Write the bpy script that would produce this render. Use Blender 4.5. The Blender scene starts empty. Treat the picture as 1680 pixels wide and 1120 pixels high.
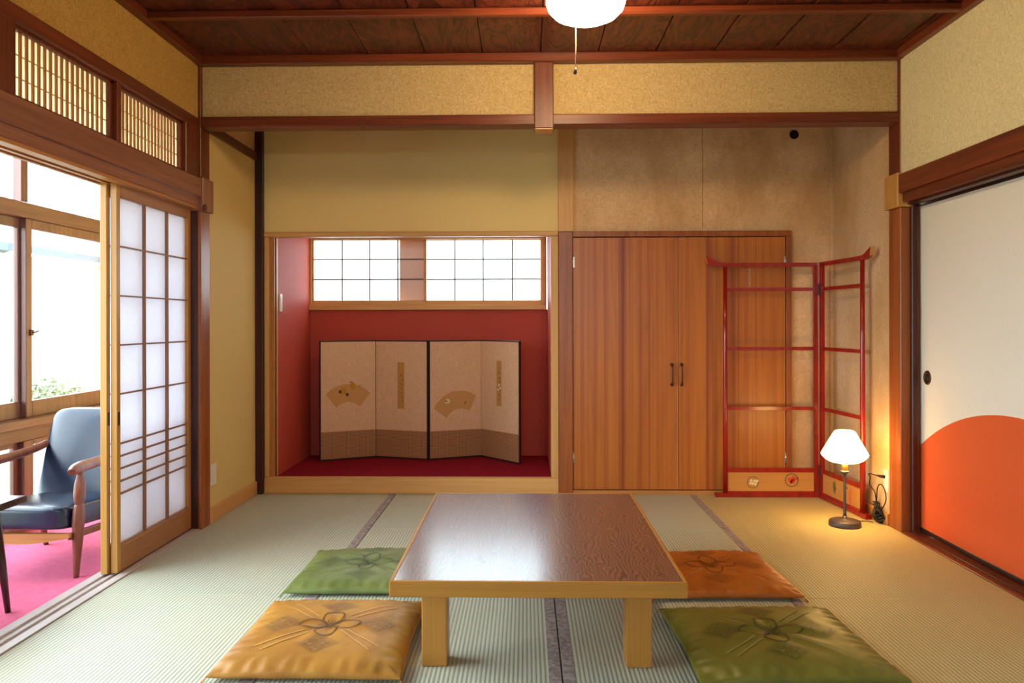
import bpy, bmesh, math, random
from mathutils import Vector, Matrix, noise
random.seed(7)
SC = bpy.context.scene
COL = SC.collection
R = math.radians

# ------------------------------------------------------------------ colour / materials
def s2l(v):
    v /= 255.0
    return v/12.92 if v <= .04045 else ((v+.055)/1.055)**2.4
def c3(r, g, b): return (s2l(r), s2l(g), s2l(b), 1.0)

class M:
    """small node-graph helper"""
    def __init__(s, name, rough=.5, spec=.5, col=None):
        s.m = bpy.data.materials.new(name); s.m.use_nodes = True
        s.t = s.m.node_tree; s.n = s.t.nodes; s.l = s.t.links
        s.b = s.n['Principled BSDF']; s.out = s.n['Material Output']
        s.b.inputs['Roughness'].default_value = rough
        s.b.inputs['Specular IOR Level'].default_value = spec
        if col: s.b.inputs['Base Color'].default_value = col
        s._co = None
    def co(s, scale=(1, 1, 1), rot=(0, 0, 0), loc=(0, 0, 0)):
        if s._co is None: s._co = s.n.new('ShaderNodeTexCoord')
        mp = s.n.new('ShaderNodeMapping'); mp.inputs['Scale'].default_value = scale
        mp.inputs['Rotation'].default_value = rot; mp.inputs['Location'].default_value = loc
        s.l.new(s._co.outputs['Object'], mp.inputs['Vector']); return mp.outputs[0]
    def noise(s, vec, scale, detail=3, rough=.5, dist=0):
        n = s.n.new('ShaderNodeTexNoise'); n.inputs['Scale'].default_value = scale
        n.inputs['Detail'].default_value = detail; n.inputs['Roughness'].default_value = rough
        n.inputs['Distortion'].default_value = dist
        s.l.new(vec, n.inputs['Vector']); return n.outputs['Fac']
    def ramp(s, fac, stops):
        r = s.n.new('ShaderNodeValToRGB'); e = r.color_ramp.elements
        while len(e) < len(stops): e.new(.5)
        for k, (p, c) in enumerate(stops): e[k].position = p; e[k].color = c
        s.l.new(fac, r.inputs[0]); return r.outputs[0]
    def math(s, op, a, b=None, clamp=False):
        n = s.n.new('ShaderNodeMath'); n.operation = op; n.use_clamp = clamp
        for k, v in enumerate((a, b)):
            if v is None: continue
            if isinstance(v, (int, float)): n.inputs[k].default_value = v
            else: s.l.new(v, n.inputs[k])
        return n.outputs[0]
    def mix(s, fac, a, b, mode='MIX'):
        n = s.n.new('ShaderNodeMix'); n.data_type = 'RGBA'; n.blend_type = mode
        for i, v in ((0, fac), (6, a), (7, b)):
            if isinstance(v, (int, float)): n.inputs[i].default_value = v
            elif isinstance(v, tuple): n.inputs[i].default_value = v
            else: s.l.new(v, n.inputs[i])
        return n.outputs[2]
    def sep(s, vec):
        n = s.n.new('ShaderNodeSeparateXYZ'); s.l.new(vec, n.inputs[0]); return n.outputs
    def base(s, sock): s.l.new(sock, s.b.inputs['Base Color'])
    def rough(s, sock): s.l.new(sock, s.b.inputs['Roughness'])
    def bump(s, h, strength=.3, dist=.01):
        b = s.n.new('ShaderNodeBump'); b.inputs['Strength'].default_value = strength
        b.inputs['Distance'].default_value = dist
        s.l.new(h, b.inputs['Height']); s.l.new(b.outputs[0], s.b.inputs['Normal'])

def wood(name, lo, hi, axis='x', rough=.45, freq=1.0, contrast=1.0, spec=.4, knots=0):
    w = M(name, rough, spec)
    long_, cross = .9*freq, 26*freq
    sc = {'x': (long_, cross, cross), 'y': (cross, long_, cross), 'z': (cross, cross, long_)}[axis]
    v = w.co(sc)
    f1 = w.noise(v, 1.0, 5, .6, .6)
    sc2 = tuple(k*5 for k in sc)
    f2 = w.noise(w.co(sc2), 1.0, 2, .5)
    f = w.math('ADD', w.math('MULTIPLY', f1, .72), w.math('MULTIPLY', f2, .28))
    d = .16/contrast
    col = w.ramp(f, [(max(.02, .5-d), lo), (min(.98, .5+d), hi)])
    big = w.noise(w.co((1.1, 1.1, 1.1)), 1.6, 2)
    col = w.mix(w.math('MULTIPLY', big, .35), col, lo, 'MIX')
    w.base(col); w.bump(f, .12, .002)
    return w.m

def plaster(name, a, b, grain=260, bump=.35, stain=None, rough=.9):
    w = M(name, rough, .15)
    v = w.co()
    f = w.noise(v, grain, 3, .65)
    vo = w.noise(w.co((1, 1, 1), loc=(3, 1, 2)), grain*.35, 3, .6, 1.2)
    fl = w.math('ADD', w.math('MULTIPLY', f, .5), w.math('MULTIPLY', vo, .5))
    col = w.ramp(fl, [(.36, a), (.6, b)])
    if stain:
        st = w.noise(w.co((1, 1, .55)), 2.1, 4, .6)
        col = w.mix(w.ramp(st, [(.42, (0, 0, 0, 1)), (.72, (.75, .75, .75, 1))]), col, stain)
    w.base(col); w.bump(fl, bump, .004)
    return w.m

MT = {}
red_lo, red_hi = c3(80, 34, 18), c3(136, 62, 32)
for ax in 'xyz':
    MT['red_'+ax] = wood('red_brown_timber_'+ax, red_lo, red_hi, ax, .38)
    MT['pale_'+ax] = wood('pale_cypress_'+ax, c3(196, 140, 76), c3(222, 172, 104), ax, .45, contrast=.7)
    MT['honey_'+ax] = wood('honey_timber_'+ax, c3(160, 100, 48), c3(198, 138, 72), ax, .42, contrast=.8)
    MT['ver_'+ax] = wood('veranda_timber_'+ax, c3(88, 54, 46), c3(128, 84, 68), ax, .35)
    MT['nag_'+ax] = wood('nageshi_timber_'+ax, c3(124, 74, 56), c3(166, 112, 88), ax, .3)
MT['dark'] = wood('dark_post', c3(46, 18, 14), c3(82, 36, 24), 'z', .4)
MT['pillar'] = wood('pillar_timber', c3(118, 58, 24), c3(176, 100, 44), 'z', .35, contrast=.9)
MT['gold_post'] = wood('golden_shoji_stile', c3(176, 128, 58), c3(204, 158, 84), 'z', .4, contrast=.6)
MT['shoji_rail'] = wood('shoji_rail', c3(150, 98, 60), c3(186, 134, 88), 'y', .42)
MT['sill'] = wood('weathered_sill', c3(174, 160, 156), c3(214, 204, 200), 'y', .35, contrast=.6)
MT['kumiko'] = M('lattice_bar', .5, .3, c3(146, 102, 74)).m
MT['kumiko_pale'] = M('lattice_bar_pale', .5, .3, c3(110, 94, 80)).m
MT['plaster'] = plaster('upper_plaster', c3(176, 143, 88), c3(220, 192, 140))
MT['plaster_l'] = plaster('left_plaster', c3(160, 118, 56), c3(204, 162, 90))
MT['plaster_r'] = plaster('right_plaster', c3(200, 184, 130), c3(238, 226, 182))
MT['plaster_bay'] = plaster('bay_plaster', c3(198, 156, 112), c3(234, 196, 150), 200, .4, stain=c3(164, 116, 62))
MT['plaster_bayr'] = plaster('bay_side_plaster', c3(188, 154, 116), c3(224, 192, 152), 200, .4, stain=c3(176, 136, 80))
MT['olive'] = plaster('olive_wallpaper', c3(226, 196, 128), c3(236, 206, 140), 500, .08, rough=.8)
MT['yellow'] = plaster('yellow_wallpaper', c3(212, 184, 116), c3(222, 194, 126), 500, .08, rough=.75)
MT['red_wall'] = plaster('red_wallpaper', c3(176, 68, 54), c3(190, 80, 64), 420, .15, rough=.6)
MT['pier'] = plaster('pink_pier', c3(252, 214, 200), c3(255, 224, 212), 400, .1)
MT['white_ceil'] = M('plain_ceiling', .8, .2, c3(225, 218, 205)).m

def carpet(name, a, b):
    w = M(name, .95, .1)
    f = w.noise(w.co(), 700, 2, .7); g = w.noise(w.co(loc=(2, 2, 2)), 30, 3, .6)
    w.base(w.ramp(w.math('ADD', w.math('MULTIPLY', f, .7), w.math('MULTIPLY', g, .3)), [(.35, a), (.65, b)]))
    w.bump(f, .6, .004); w.b.inputs['Sheen Weight'].default_value = .0
    return w.m
MT['carpet_red'] = carpet('alcove_carpet', c3(126, 16, 34), c3(158, 28, 48))
MT['carpet_pink'] = carpet('veranda_carpet', c3(212, 92, 128), c3(232, 120, 152))

def tatami(name, axis, lo=c3(110, 114, 96), mid=c3(180, 182, 158), hi=c3(204, 206, 186), age=c3(188, 180, 148)):
    w = M(name, .55, .35)
    v = w.co(); s = w.sep(v); a = s[0] if axis == 'y' else s[1]
    # ribs run along the axis given
    ph = w.math('MULTIPLY', a, 2*math.pi/.0145)
    rib = w.math('ADD', w.math('MULTIPLY', w.math('COSINE', ph), .5), .5)
    rib2 = w.math('POWER', rib, .6)
    fine = w.noise(w.co((500, 90, 1) if axis == 'y' else (90, 500, 1)), 1, 2, .6)
    big = w.noise(w.co((1, 1, 1)), 1.4, 3)
    cross = w.math('ADD', w.math('MULTIPLY', w.math('SINE', w.math('MULTIPLY', s[1] if axis == 'y' else s[0], 2*math.pi/.006)), .5), .5)
    f = w.math('ADD', w.math('MULTIPLY', rib2, .62), w.math('ADD', w.math('MULTIPLY', fine, .28), w.math('MULTIPLY', cross, .1)))
    col = w.ramp(f, [(.1, lo), (.5, mid), (.9, hi)])
    col = w.mix(w.ramp(big, [(.4, (0, 0, 0, 1)), (.7, (.5, .5, .5, 1))]), col, age)
    w.base(col); w.bump(f, .5, .003)
    return w.m
MT['tatami_y'] = tatami('tatami_weave_lengthwise', 'y')
MT['tatami_aged'] = tatami('aged_warmlit_tatami_weave', 'y', c3(124, 112, 72), c3(190, 174, 118), c3(212, 196, 142), c3(196, 174, 118))  # yellower right-hand mats: part ageing, part warm light painted into the colour
MT['tatami_x'] = tatami('tatami_weave_crosswise', 'x')
w = M('tatami_border_cloth', .7, .25)
f = w.noise(w.co((60, 60, 60)), 1, 3, .6)
w.base(w.ramp(f, [(.4, c3(134, 120, 116)), (.6, c3(172, 158, 150))])); w.bump(f, .3, .002); MT['heri'] = w.m

# ceiling boards: figured dark boards
w = M('ceiling_board', .42, .3)
f = w.noise(w.co((5, 1.2, 1)), 1.0, 4, .6, 1.0)
band = w.math('ADD', w.math('MULTIPLY', w.math('SINE', w.math('MULTIPLY', f, 70)), .5), .5)
g = w.noise(w.co((60, 10, 1)), 1, 3)
h = w.math('ADD', w.math('MULTIPLY', band, .45), w.math('MULTIPLY', g, .55))
w.base(w.ramp(h, [(.2, c3(52, 20, 13)), (.85, c3(112, 50, 32))])); w.bump(h, .2, .003); MT['ceil'] = w.m

def laminate(name):
    w = M(name, .36, .45)
    st = w.noise(w.co((7, .01, .03)), 1.0, 5, .7)                       # wide vertical bands
    fi = w.noise(w.co((150, 1, 1.2)), 1.0, 3, .6)
    cath = w.noise(w.co((4.6, 1, .3), loc=(1.3, 0, .2)), 1.0, 2, .4)
    ring = w.math('ADD', w.math('MULTIPLY', w.math('SINE', w.math('MULTIPLY', cath, 85)), .5), .5)
    a = w.ramp(st, [(.34, c3(108, 40, 20)), (.43, c3(164, 86, 28)), (.51, c3(192, 114, 38)), (.58, c3(164, 86, 28)), (.66, c3(112, 44, 20))])
    a = w.mix(w.math('MULTIPLY', ring, .16), a, c3(118, 58, 26))
    a = w.mix(w.math('MULTIPLY', fi, .35), a, c3(128, 62, 22))
    w.base(a); return w.m
MT['laminate'] = laminate('closet_laminate')

w = M('table_veneer', .2, .5)
cc = w.co()
x = w.sep(cc)[0]
ax = w.math('ABSOLUTE', w.math('SUBTRACT', x, .15))
sy = w.n.new('ShaderNodeCombineXYZ'); w.l.new(w.math('MULTIPLY', ax, 13), sy.inputs[0]); w.l.new(w.math('MULTIPLY', w.sep(cc)[1], 8.5), sy.inputs[1])
nf = w.noise(sy.outputs[0], 1.0, 1.5, .4, .5)
F = w.math('ADD', w.math('MULTIPLY', nf, 1.0), w.math('MULTIPLY', ax, 10.0))
rings = w.math('ADD', w.math('MULTIPLY', w.math('SINE', w.math('MULTIPLY', F, 44)), .5), .5)
str_ = w.noise(w.co((120, 4, 1)), 1, 3, .6)
a = w.mix(w.math('MULTIPLY', str_, .8), c3(122, 90, 74), c3(90, 64, 52))
ln = w.math('MULTIPLY', w.math('POWER', w.math('SUBTRACT', 1.0, rings), 2.0), .95)
a = w.mix(ln, a, c3(34, 18, 14))
w.base(a); w.b.inputs['Coat Weight'].default_value = 1.0; w.b.inputs['Coat Roughness'].default_value = .19; w.b.inputs['Coat IOR'].default_value = 1.85; w.b.inputs['Specular IOR Level'].default_value = .7
w.rough(w.math('ADD', w.math('MULTIPLY', str_, .12), .24))
MT['table_top'] = w.m

def fabric(name, a, b, rough=.42):
    w = M(name, rough, .4)
    f = w.noise(w.co((1, 1, 1)), 5, 3, .6); g = w.noise(w.co((900, 60, 60)), 1, 2)
    w.base(w.ramp(w.math('ADD', w.math('MULTIPLY', f, .7), w.math('MULTIPLY', g, .3)), [(.35, a), (.65, b)]))
    w.b.inputs['Sheen Weight'].default_value = .2; w.b.inputs['Sheen Roughness'].default_value = .35
    w.b.inputs['Sheen Tint'].default_value = b
    w.bump(g, .15, .001); return w.m
MT['cush_gold'] = fabric('gold_satin', c3(146, 94, 30), c3(182, 130, 52))
MT['cush_green'] = fabric('green_satin', c3(88, 100, 46), c3(116, 124, 68))
MT['cush_olive'] = fabric('olive_green_satin', c3(92, 92, 28), c3(122, 116, 44))
MT['cush_orange'] = fabric('burnt_orange_satin', c3(150, 78, 14), c3(186, 104, 28))
MT['thread_dark'] = M('dark_thread', .6, .3, c3(104, 74, 44)).m
MT['thread_pale'] = M('pale_thread', .45, .4, c3(206, 160, 88)).m
MT['thread_grey'] = M('grey_thread', .6, .3, c3(96, 84, 72)).m
MT['thread_gpale'] = M('pale_green_thread', .5, .4, c3(142, 146, 78)).m
MT['thread_gdark'] = M('dark_green_thread', .5, .4, c3(62, 66, 38)).m
MT['thread_orange'] = M('copper_thread', .5, .4, c3(198, 122, 52)).m
MT['thread_odark'] = M('rust_thread', .5, .4, c3(112, 62, 24)).m

w = M('red_lacquer', .22, .5, c3(150, 22, 24)); w.b.inputs['Coat Weight'].default_value = .2
w.b.inputs['Coat Roughness'].default_value = .1
f = w.noise(w.co((20, 20, 6)), 1, 3)
w.base(w.ramp(f, [(.35, c3(134, 18, 12)), (.65, c3(158, 30, 20))])); MT['lacquer'] = w.m
MT['lacquer_panel'] = wood('rack_panel_board', c3(178, 118, 52), c3(206, 146, 70), 'x', .4, contrast=.7)
MT['iron'] = M('dark_iron', .4, .5, c3(48, 36, 34)).m; 
MT['black'] = M('black_plastic', .4, .4, c3(18, 16, 15)).m
MT['grey_cable'] = M('grey_cable', .4, .4, c3(120, 104, 84)).m
MT['chrome'] = M('steel', .25, .5, c3(190, 180, 165)).m; MT['chrome'].node_tree.nodes['Principled BSDF'].inputs['Metallic'].default_value = .8
w = M('bronze', .35, .5, c3(88, 58, 42)); w.b.inputs['Metallic'].default_value = .7; MT['bronze'] = w.m
w = M('lamp_metal', .42, .5, c3(88, 76, 74)); w.b.inputs['Metallic'].default_value = .4; MT['lamp_metal'] = w.m
w = M('brass', .3, .5, c3(200, 150, 70)); w.b.inputs['Metallic'].default_value = .8; MT['brass'] = w.m
MT['white_plastic'] = M('white_plastic', .35, .5, c3(226, 220, 205)).m
MT['white_cord'] = M('cream_cord', .6, .3, c3(224, 200, 170)).m
w = M('navy_leatherette', .27, .6)
f = w.noise(w.co(), 260, 2, .5); g = w.noise(w.co(), 4, 3, .5)
w.base(w.ramp(g, [(.35, c3(8, 22, 44)), (.7, c3(16, 34, 62))])); w.bump(f, .12, .001); MT['navy'] = w.m
MT['walnut'] = wood('walnut_arm', c3(84, 40, 26), c3(140, 82, 58), 'z', .3)
MT['walnut_dark'] = wood('dark_coffee_table_wood', c3(44, 20, 16), c3(76, 36, 28), 'z', .25)

def glow(name, col, strength, body=(1, 1, 1, 1)):
    w = M(name, .25, .5, body); w.b.inputs['Emission Color'].default_value = col
    w.b.inputs['Emission Strength'].default_value = strength; return w.m
MT['pendant_glass'] = glow('lit_opal_glass', (1.0, .73, .40, 1), 44.0)
MT['lamp_glass'] = glow('lit_lamp_glass', (1.0, .58, .18, 1), 10.0)

def paper(name, col, trans=.5):
    m = bpy.data.materials.new(name); m.use_nodes = True; t = m.node_tree
    t.nodes.remove(t.nodes['Principled BSDF'])
    d = t.nodes.new('ShaderNodeBsdfDiffuse'); tr = t.nodes.new('ShaderNodeBsdfTranslucent'); mx = t.nodes.new('ShaderNodeMixShader')
    n = t.nodes.new('ShaderNodeTexNoise'); n.inputs['Scale'].default_value = 60; n.inputs['Detail'].default_value = 4
    tc = t.nodes.new('ShaderNodeTexCoord'); t.links.new(tc.outputs['Object'], n.inputs['Vector'])
    r = t.nodes.new('ShaderNodeValToRGB'); r.color_ramp.elements[0].position = .3; r.color_ramp.elements[1].position = .7
    r.color_ramp.elements[0].color = tuple(k*.96 for k in col[:3])+(1,); r.color_ramp.elements[1].color = col
    t.links.new(n.outputs['Fac'], r.inputs[0])
    for q in (d, tr): t.links.new(r.outputs[0], q.inputs['Color'])
    mx.inputs[0].default_value = trans
    t.links.new(d.outputs[0], mx.inputs[1]); t.links.new(tr.outputs[0], mx.inputs[2])
    t.links.new(mx.outputs[0], t.nodes['Material Output'].inputs['Surface']); return m
MT['paper'] = paper('shoji_paper', (.92, .92, .95, 1), .62)
MT['ranma_paper'] = paper('transom_paper', (.95, .88, .68, 1), .7)
MT['frosted'] = paper('frosted_pane', (.76, .78, .78, 1), .85)
t_ = MT['frosted'].node_tree; q_ = t_.nodes.new('ShaderNodeBsdfTransparent'); x_ = t_.nodes.new('ShaderNodeMixShader'); o_ = t_.nodes['Material Output']
x_.inputs[0].default_value = .35; q_.inputs[0].default_value = (.8, .82, .83, 1); t_.links.new(o_.inputs['Surface'].links[0].from_socket, x_.inputs[1]); t_.links.new(q_.outputs[0], x_.inputs[2]); t_.links.new(x_.outputs[0], o_.inputs['Surface'])

def glass(name, tint=(.97, .985, .98, 1)):
    m = bpy.data.materials.new(name); m.use_nodes = True; t = m.node_tree
    t.nodes.remove(t.nodes['Principled BSDF'])
    a = t.nodes.new('ShaderNodeBsdfTransparent'); a.inputs[0].default_value = tint
    g = t.nodes.new('ShaderNodeBsdfGlossy'); g.inputs['Roughness'].default_value = .02
    lw = t.nodes.new('ShaderNodeLayerWeight'); lw.inputs[0].default_value = .12
    mx = t.nodes.new('ShaderNodeMixShader'); t.links.new(lw.outputs['Fresnel'], mx.inputs[0])
    t.links.new(a.outputs[0], mx.inputs[1]); t.links.new(g.outputs[0], mx.inputs[2])
    t.links.new(mx.outputs[0], t.nodes['Material Output'].inputs['Surface']); return m
MT['glass'] = glass('window_glass')

w = M('fusuma_paper', .75, .2)
v = w.co(); s = w.sep(v)
# orange sun disc printed on the sliding doors: centre (y 3.42, z -.76) radius 1.465 in metres
dy = w.math('SUBTRACT', s[1], 3.42); dz = w.math('SUBTRACT', s[2], -.76)
rr = w.math('SQRT', w.math('ADD', w.math('MULTIPLY', dy, dy), w.math('MULTIPLY', dz, dz)))
inside = w.math('LESS_THAN', rr, 1.465)
fb = w.noise(w.co(), 300, 2)
cream = w.ramp(fb, [(.3, c3(218, 213, 198)), (.7, c3(226, 222, 208))])
orange = w.ramp(fb, [(.3, c3(206, 84, 40)), (.7, c3(216, 94, 46))])
w.base(w.mix(inside, cream, orange)); MT['fusuma'] = w.m

# screen papers
w = M('screen_paper', .5, .4)
f = w.noise(w.co(), 45, 5, .7, 2.0); g = w.noise(w.co(), 160, 3, .6)
w.base(w.ramp(w.math('ADD', w.math('MULTIPLY', f, .6), w.math('MULTIPLY', g, .4)), [(.38, c3(204, 160, 122)), (.6, c3(230, 192, 154))])); MT['scr_paper'] = w.m
w = M('screen_band', .5, .4)
s = w.sep(w.co())
k = 2*math.pi/.019
a = w.math('SINE', w.math('MULTIPLY', w.math('ADD', s[0], s[2]), k)); b = w.math('SINE', w.math('MULTIPLY', w.math('SUBTRACT', s[0], s[2]), k))
pt = w.math('GREATER_THAN', w.math('MULTIPLY', a, b), .28)
w.base(w.mix(w.math('MULTIPLY', pt, .8), c3(136, 82, 44), c3(214, 176, 132))); MT['scr_band'] = w.m
MT['scr_fan'] = M('fan_paper', .55, .3, c3(200, 150, 92)).m
MT['scr_strip'] = M('poem_strip_paper', .55, .3, c3(190, 138, 70)).m
MT['ink'] = M('ink', .6, .2, c3(74, 48, 30)).m
MT['ochre'] = M('ochre_paint', .6, .2, c3(190, 138, 30)).m
MT['scr_frame'] = M('screen_border', .35, .4, c3(52, 28, 26)).m
MT['leaf'] = M('leaf', .5, .3, c3(84, 98, 76)).m
MT['roof'] = M('roof_tile', .6, .3, c3(54, 64, 80)).m
MT['ext_wall'] = M('outside_wall', .8, .2, c3(200, 200, 196)).m
w = M('outside_ground', .9, .1); f = w.noise(w.co(), 3, 4)
w.base(w.ramp(f, [(.4, c3(110, 112, 90)), (.6, c3(150, 148, 130))])); MT['ground'] = w.m
MT['bark'] = M('bark', .8, .2, c3(92, 74, 58)).m
MT['hole'] = M('dark_hole', .9, .1, c3(40, 26, 18)).m
MT['end_cap'] = wood('bare_wood_cap', c3(176, 124, 58), c3(206, 156, 84), 'z', .4, contrast=.6)
MT['paint_green'] = M('painted_leaf_green', .6, .2, c3(92, 92, 60)).m
MT['paint_red'] = M('painted_red', .6, .2, c3(204, 74, 44)).m
MT['paint_cream'] = M('painted_cream', .6, .2, c3(226, 206, 160)).m

# ------------------------------------------------------------------ mesh helpers
class MB:
    def __init__(s): s.bm = bmesh.new(); s.mats = []
    def mi(s, m):
        if m is None: return 0
        if m not in s.mats: s.mats.append(m)
        return s.mats.index(m)
    def box(s, x0, x1, y0, y1, z0, z1, bev=0, mat=None, seg=1):
        t = bmesh.new(); bmesh.ops.create_cube(t, size=1)
        for v in t.verts:
            v.co = Vector(((x0+x1)/2+v.co.x*(x1-x0), (y0+y1)/2+v.co.y*(y1-y0), (z0+z1)/2+v.co.z*(z1-z0)))
        if bev: bmesh.ops.bevel(t, geom=t.edges[:], offset=bev, segments=seg, affect='EDGES', profile=.6)
        return s.merge(t, mat)
    def merge(s, t, mat=None, mtx=None, smooth=False):
        k = s.mi(mat)
        if mtx is not None: bmesh.ops.transform(t, matrix=mtx, verts=t.verts[:])
        vm = {v: s.bm.verts.new(v.co) for v in t.verts}
        for f in t.faces:
            try:
                q = s.bm.faces.new([vm[v] for v in f.verts]); q.material_index = k; q.smooth = smooth or f.smooth
            except ValueError: pass
        t.free(); return s
    def prism(s, pts, d, mat=None, bev=0):
        """pts: list of 3D points of a planar outline, d: extrusion vector"""
        t = bmesh.new(); d = Vector(d)
        a = [t.verts.new(Vector(p)) for p in pts]; b = [t.verts.new(Vector(p)+d) for p in pts]
        t.faces.new(a[::-1]); t.faces.new(b); n = len(pts)
        for i in range(n): t.faces.new((a[i], a[(i+1) % n], b[(i+1) % n], b[i]))
        bmesh.ops.recalc_face_normals(t, faces=t.faces[:])
        if bev: bmesh.ops.bevel(t, geom=t.edges[:], offset=bev, segments=1, affect='EDGES')
        return s.merge(t, mat)
    def lathe(s, prof, c=(0, 0, 0), seg=40, mat=None, mtx=None, smooth=True):
        t = bmesh.new(); rings = []
        for r, z in prof:
            if r < 1e-5: rings.append([t.verts.new((c[0], c[1], c[2]+z))])
            else: rings.append([t.verts.new((c[0]+r*math.cos(2*math.pi*i/seg), c[1]+r*math.sin(2*math.pi*i/seg), c[2]+z)) for i in range(seg)])
        for A, B in zip(rings, rings[1:]):
            for i in range(seg):
                j = (i+1) % seg
                if len(A) == 1 and len(B) == 1: continue
                if len(A) == 1: f = t.faces.new((A[0], B[j], B[i]))
                elif len(B) == 1: f = t.faces.new((A[i], A[j], B[0]))
                else: f = t.faces.new((A[i], A[j], B[j], B[i]))
                f.smooth = smooth
        bmesh.ops.recalc_face_normals(t, faces=t.faces[:])
        return s.merge(t, mat, mtx)
    def tube(s, pts, rad, seg=10, mat=None, sx=1.0, closed=False):
        """round tube through pts; rad number or list"""
        P = [Vector(p) for p in pts]; n = len(P)
        t = bmesh.new(); rings = []; up = None
        for i, p in enumerate(P):
            if closed: d = P[(i+1) % n]-P[i-1]
            else: d = P[min(i+1, n-1)]-P[max(i-1, 0)]
            d.normalize()
            if up is None: up = Vector((0, 0, 1)) if abs(d.z) < .9 else Vector((0, 1, 0))
            a = d.cross(up).normalized(); b = a.cross(d).normalized(); up = b
            r = rad[i] if isinstance(rad, (list, tuple)) else rad
            rings.append([t.verts.new(p+a*(r*sx*math.cos(2*math.pi*k/seg))+b*(r*math.sin(2*math.pi*k/seg))) for k in range(seg)])
        for i in range(n if closed else n-1):
            A, B = rings[i], rings[(i+1) % n]
            for k in range(seg):
                j = (k+1) % seg; f = t.faces.new((A[k], A[j], B[j], B[k])); f.smooth = True
        if not closed: t.faces.new(rings[0][::-1]); t.faces.new(rings[-1])
        bmesh.ops.recalc_face_normals(t, faces=t.faces[:])
        return s.merge(t, mat)
    def ribbon(s, pts, wd, nrm, th=.0006, mat=None, closed=False):
        """flat raised ribbon following pts, on the surface with normal nrm"""
        P = [Vector(p) for p in pts]; n = len(P); N = Vector(nrm)
        t = bmesh.new(); L = []; Rr = []; 
        for i, p in enumerate(P):
            d = (P[(i+1) % n]-P[i-1]) if closed else P[min(i+1, n-1)]-P[max(i-1, 0)]
            a = d.cross(N).normalized()*(wd/2)
            L.append(t.verts.new(p-a+N*th)); Rr.append(t.verts.new(p+a+N*th))
        for i in range(n if closed else n-1):
            j = (i+1) % n; t.faces.new((L[i], Rr[i], Rr[j], L[j]))
        return s.merge(t, mat)
    def build(s, name, mat=None, parent=None, mods=None):
        """link as one object; vertices given in world space, stored relative to the parent"""
        me = bpy.data.meshes.new(name)
        off = Vector((0, 0, 0)); q = parent
        if parent is not None and not getattr(s, 'local', False):
            while q is not None: off += q.location; q = q.parent
            bmesh.ops.translate(s.bm, vec=-off, verts=s.bm.verts[:])
        s.bm.to_mesh(me); s.bm.free()
        for m in (s.mats or [mat]): me.materials.append(m)
        o = bpy.data.objects.new(name, me); COL.objects.link(o)
        if parent is not None: o.parent = parent
        return o
def LMB():
    m = MB(); m.local = True; return m
def tag(o, label=None, cat=None, group=None, kind=None):
    for k, v in (('label', label), ('category', cat), ('group', group), ('kind', kind)):
        if v: o[k] = v
    return o
def thing(name, label, cat, loc=(0, 0, 0), rz=0, group=None):
    o = bpy.data.objects.new(name, None); COL.objects.link(o); o.location = loc; o.rotation_euler.z = rz
    o.empty_display_size = .1
    return tag(o, label, cat, group)
def struct(name, mb, mat=None, parent=None):
    o = mb.build(name, mat, parent)
    if parent is None: o['kind'] = 'structure'
    return o
TN = [0]
def trim(mat, *boxes, bev=.004):
    TN[0] += 1; m = MB()
    for b in boxes: m.box(*b, bev=bev)
    return struct('trim_%d' % TN[0], m, mat)
def dup(root, loc, rz, label, group=None):
    r = root.copy(); COL.objects.link(r); r.location = loc; r.rotation_euler.z = rz; r['label'] = label
    if group: r['group'] = group
    for ch in root.children:
        c = ch.copy(); COL.objects.link(c); c.parent = r
        for g in ch.children:
            d = g.copy(); COL.objects.link(d); d.parent = c
    return r

XL, XR, YB, YF = -1.76, 1.985, 5.165, -1.6     # room planes
YL = 4.27                                       # plane of the lintel between room and rear bay

# ------------------------------------------------------------------ floor and tatami
m = MB(); m.box(XL-.16, XR+.2, YF-.1, YB+.05, -.12, -.055); struct('floor', m, MT['ground'])
mats = [  # x0 x1 y0 y1 rib axis, heri sides, label
    (XL, -.845, 3.225, YB, 'y', 'r', 'far left tatami mat in the corner beside the yellow wall and the alcove sill'),
    (XL, -.845, 1.315, 3.222, 'y', 'r', 'tatami mat along the sliding door track under the front edge of the gold cushion'),
    (-.842, 1.055, 4.265, YB, 'x', '', 'crosswise tatami mat behind the low table in front of the alcove'),
    (-.842, .112, 2.355, 4.262, 'y', 'r', 'tatami mat under the left half of the low table'),
    (.115, 1.055, 2.355, 4.262, 'y', 'l', 'tatami mat under the right half of the low table'),
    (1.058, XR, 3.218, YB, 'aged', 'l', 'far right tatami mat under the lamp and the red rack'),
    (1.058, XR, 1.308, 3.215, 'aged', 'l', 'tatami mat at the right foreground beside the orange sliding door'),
]
for (x0, x1, y0, y1, ax, hs, lab) in mats:
    t = thing('tatami_mat', lab, 'tatami mat', ((x0+x1)/2, (y0+y1)/2, -.055), group='tatami mats on the floor')
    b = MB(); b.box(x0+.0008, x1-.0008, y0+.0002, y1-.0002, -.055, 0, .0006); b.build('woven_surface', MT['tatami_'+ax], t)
    for sd in hs:
        wdt = .04
        b = MB(); xx = (x1-wdt, x1-.001) if sd == 'r' else (x0+.001, x0+wdt)
        b.box(xx[0], xx[1], y0+.001, y1-.001, -.03, .0006, .0002); b.build('cloth_border', MT['heri'], t)
# rest of the floor behind the viewer
m = MB(); m.box(XL, -.845, YF, 1.312, -.055, 0); m.box(-.842, 1.055, YF, 2.352, -.055, 0); m.box(1.058, XR, YF, 1.305, -.055, 0); struct('floor_near', m, MT['tatami_y'])

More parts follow.
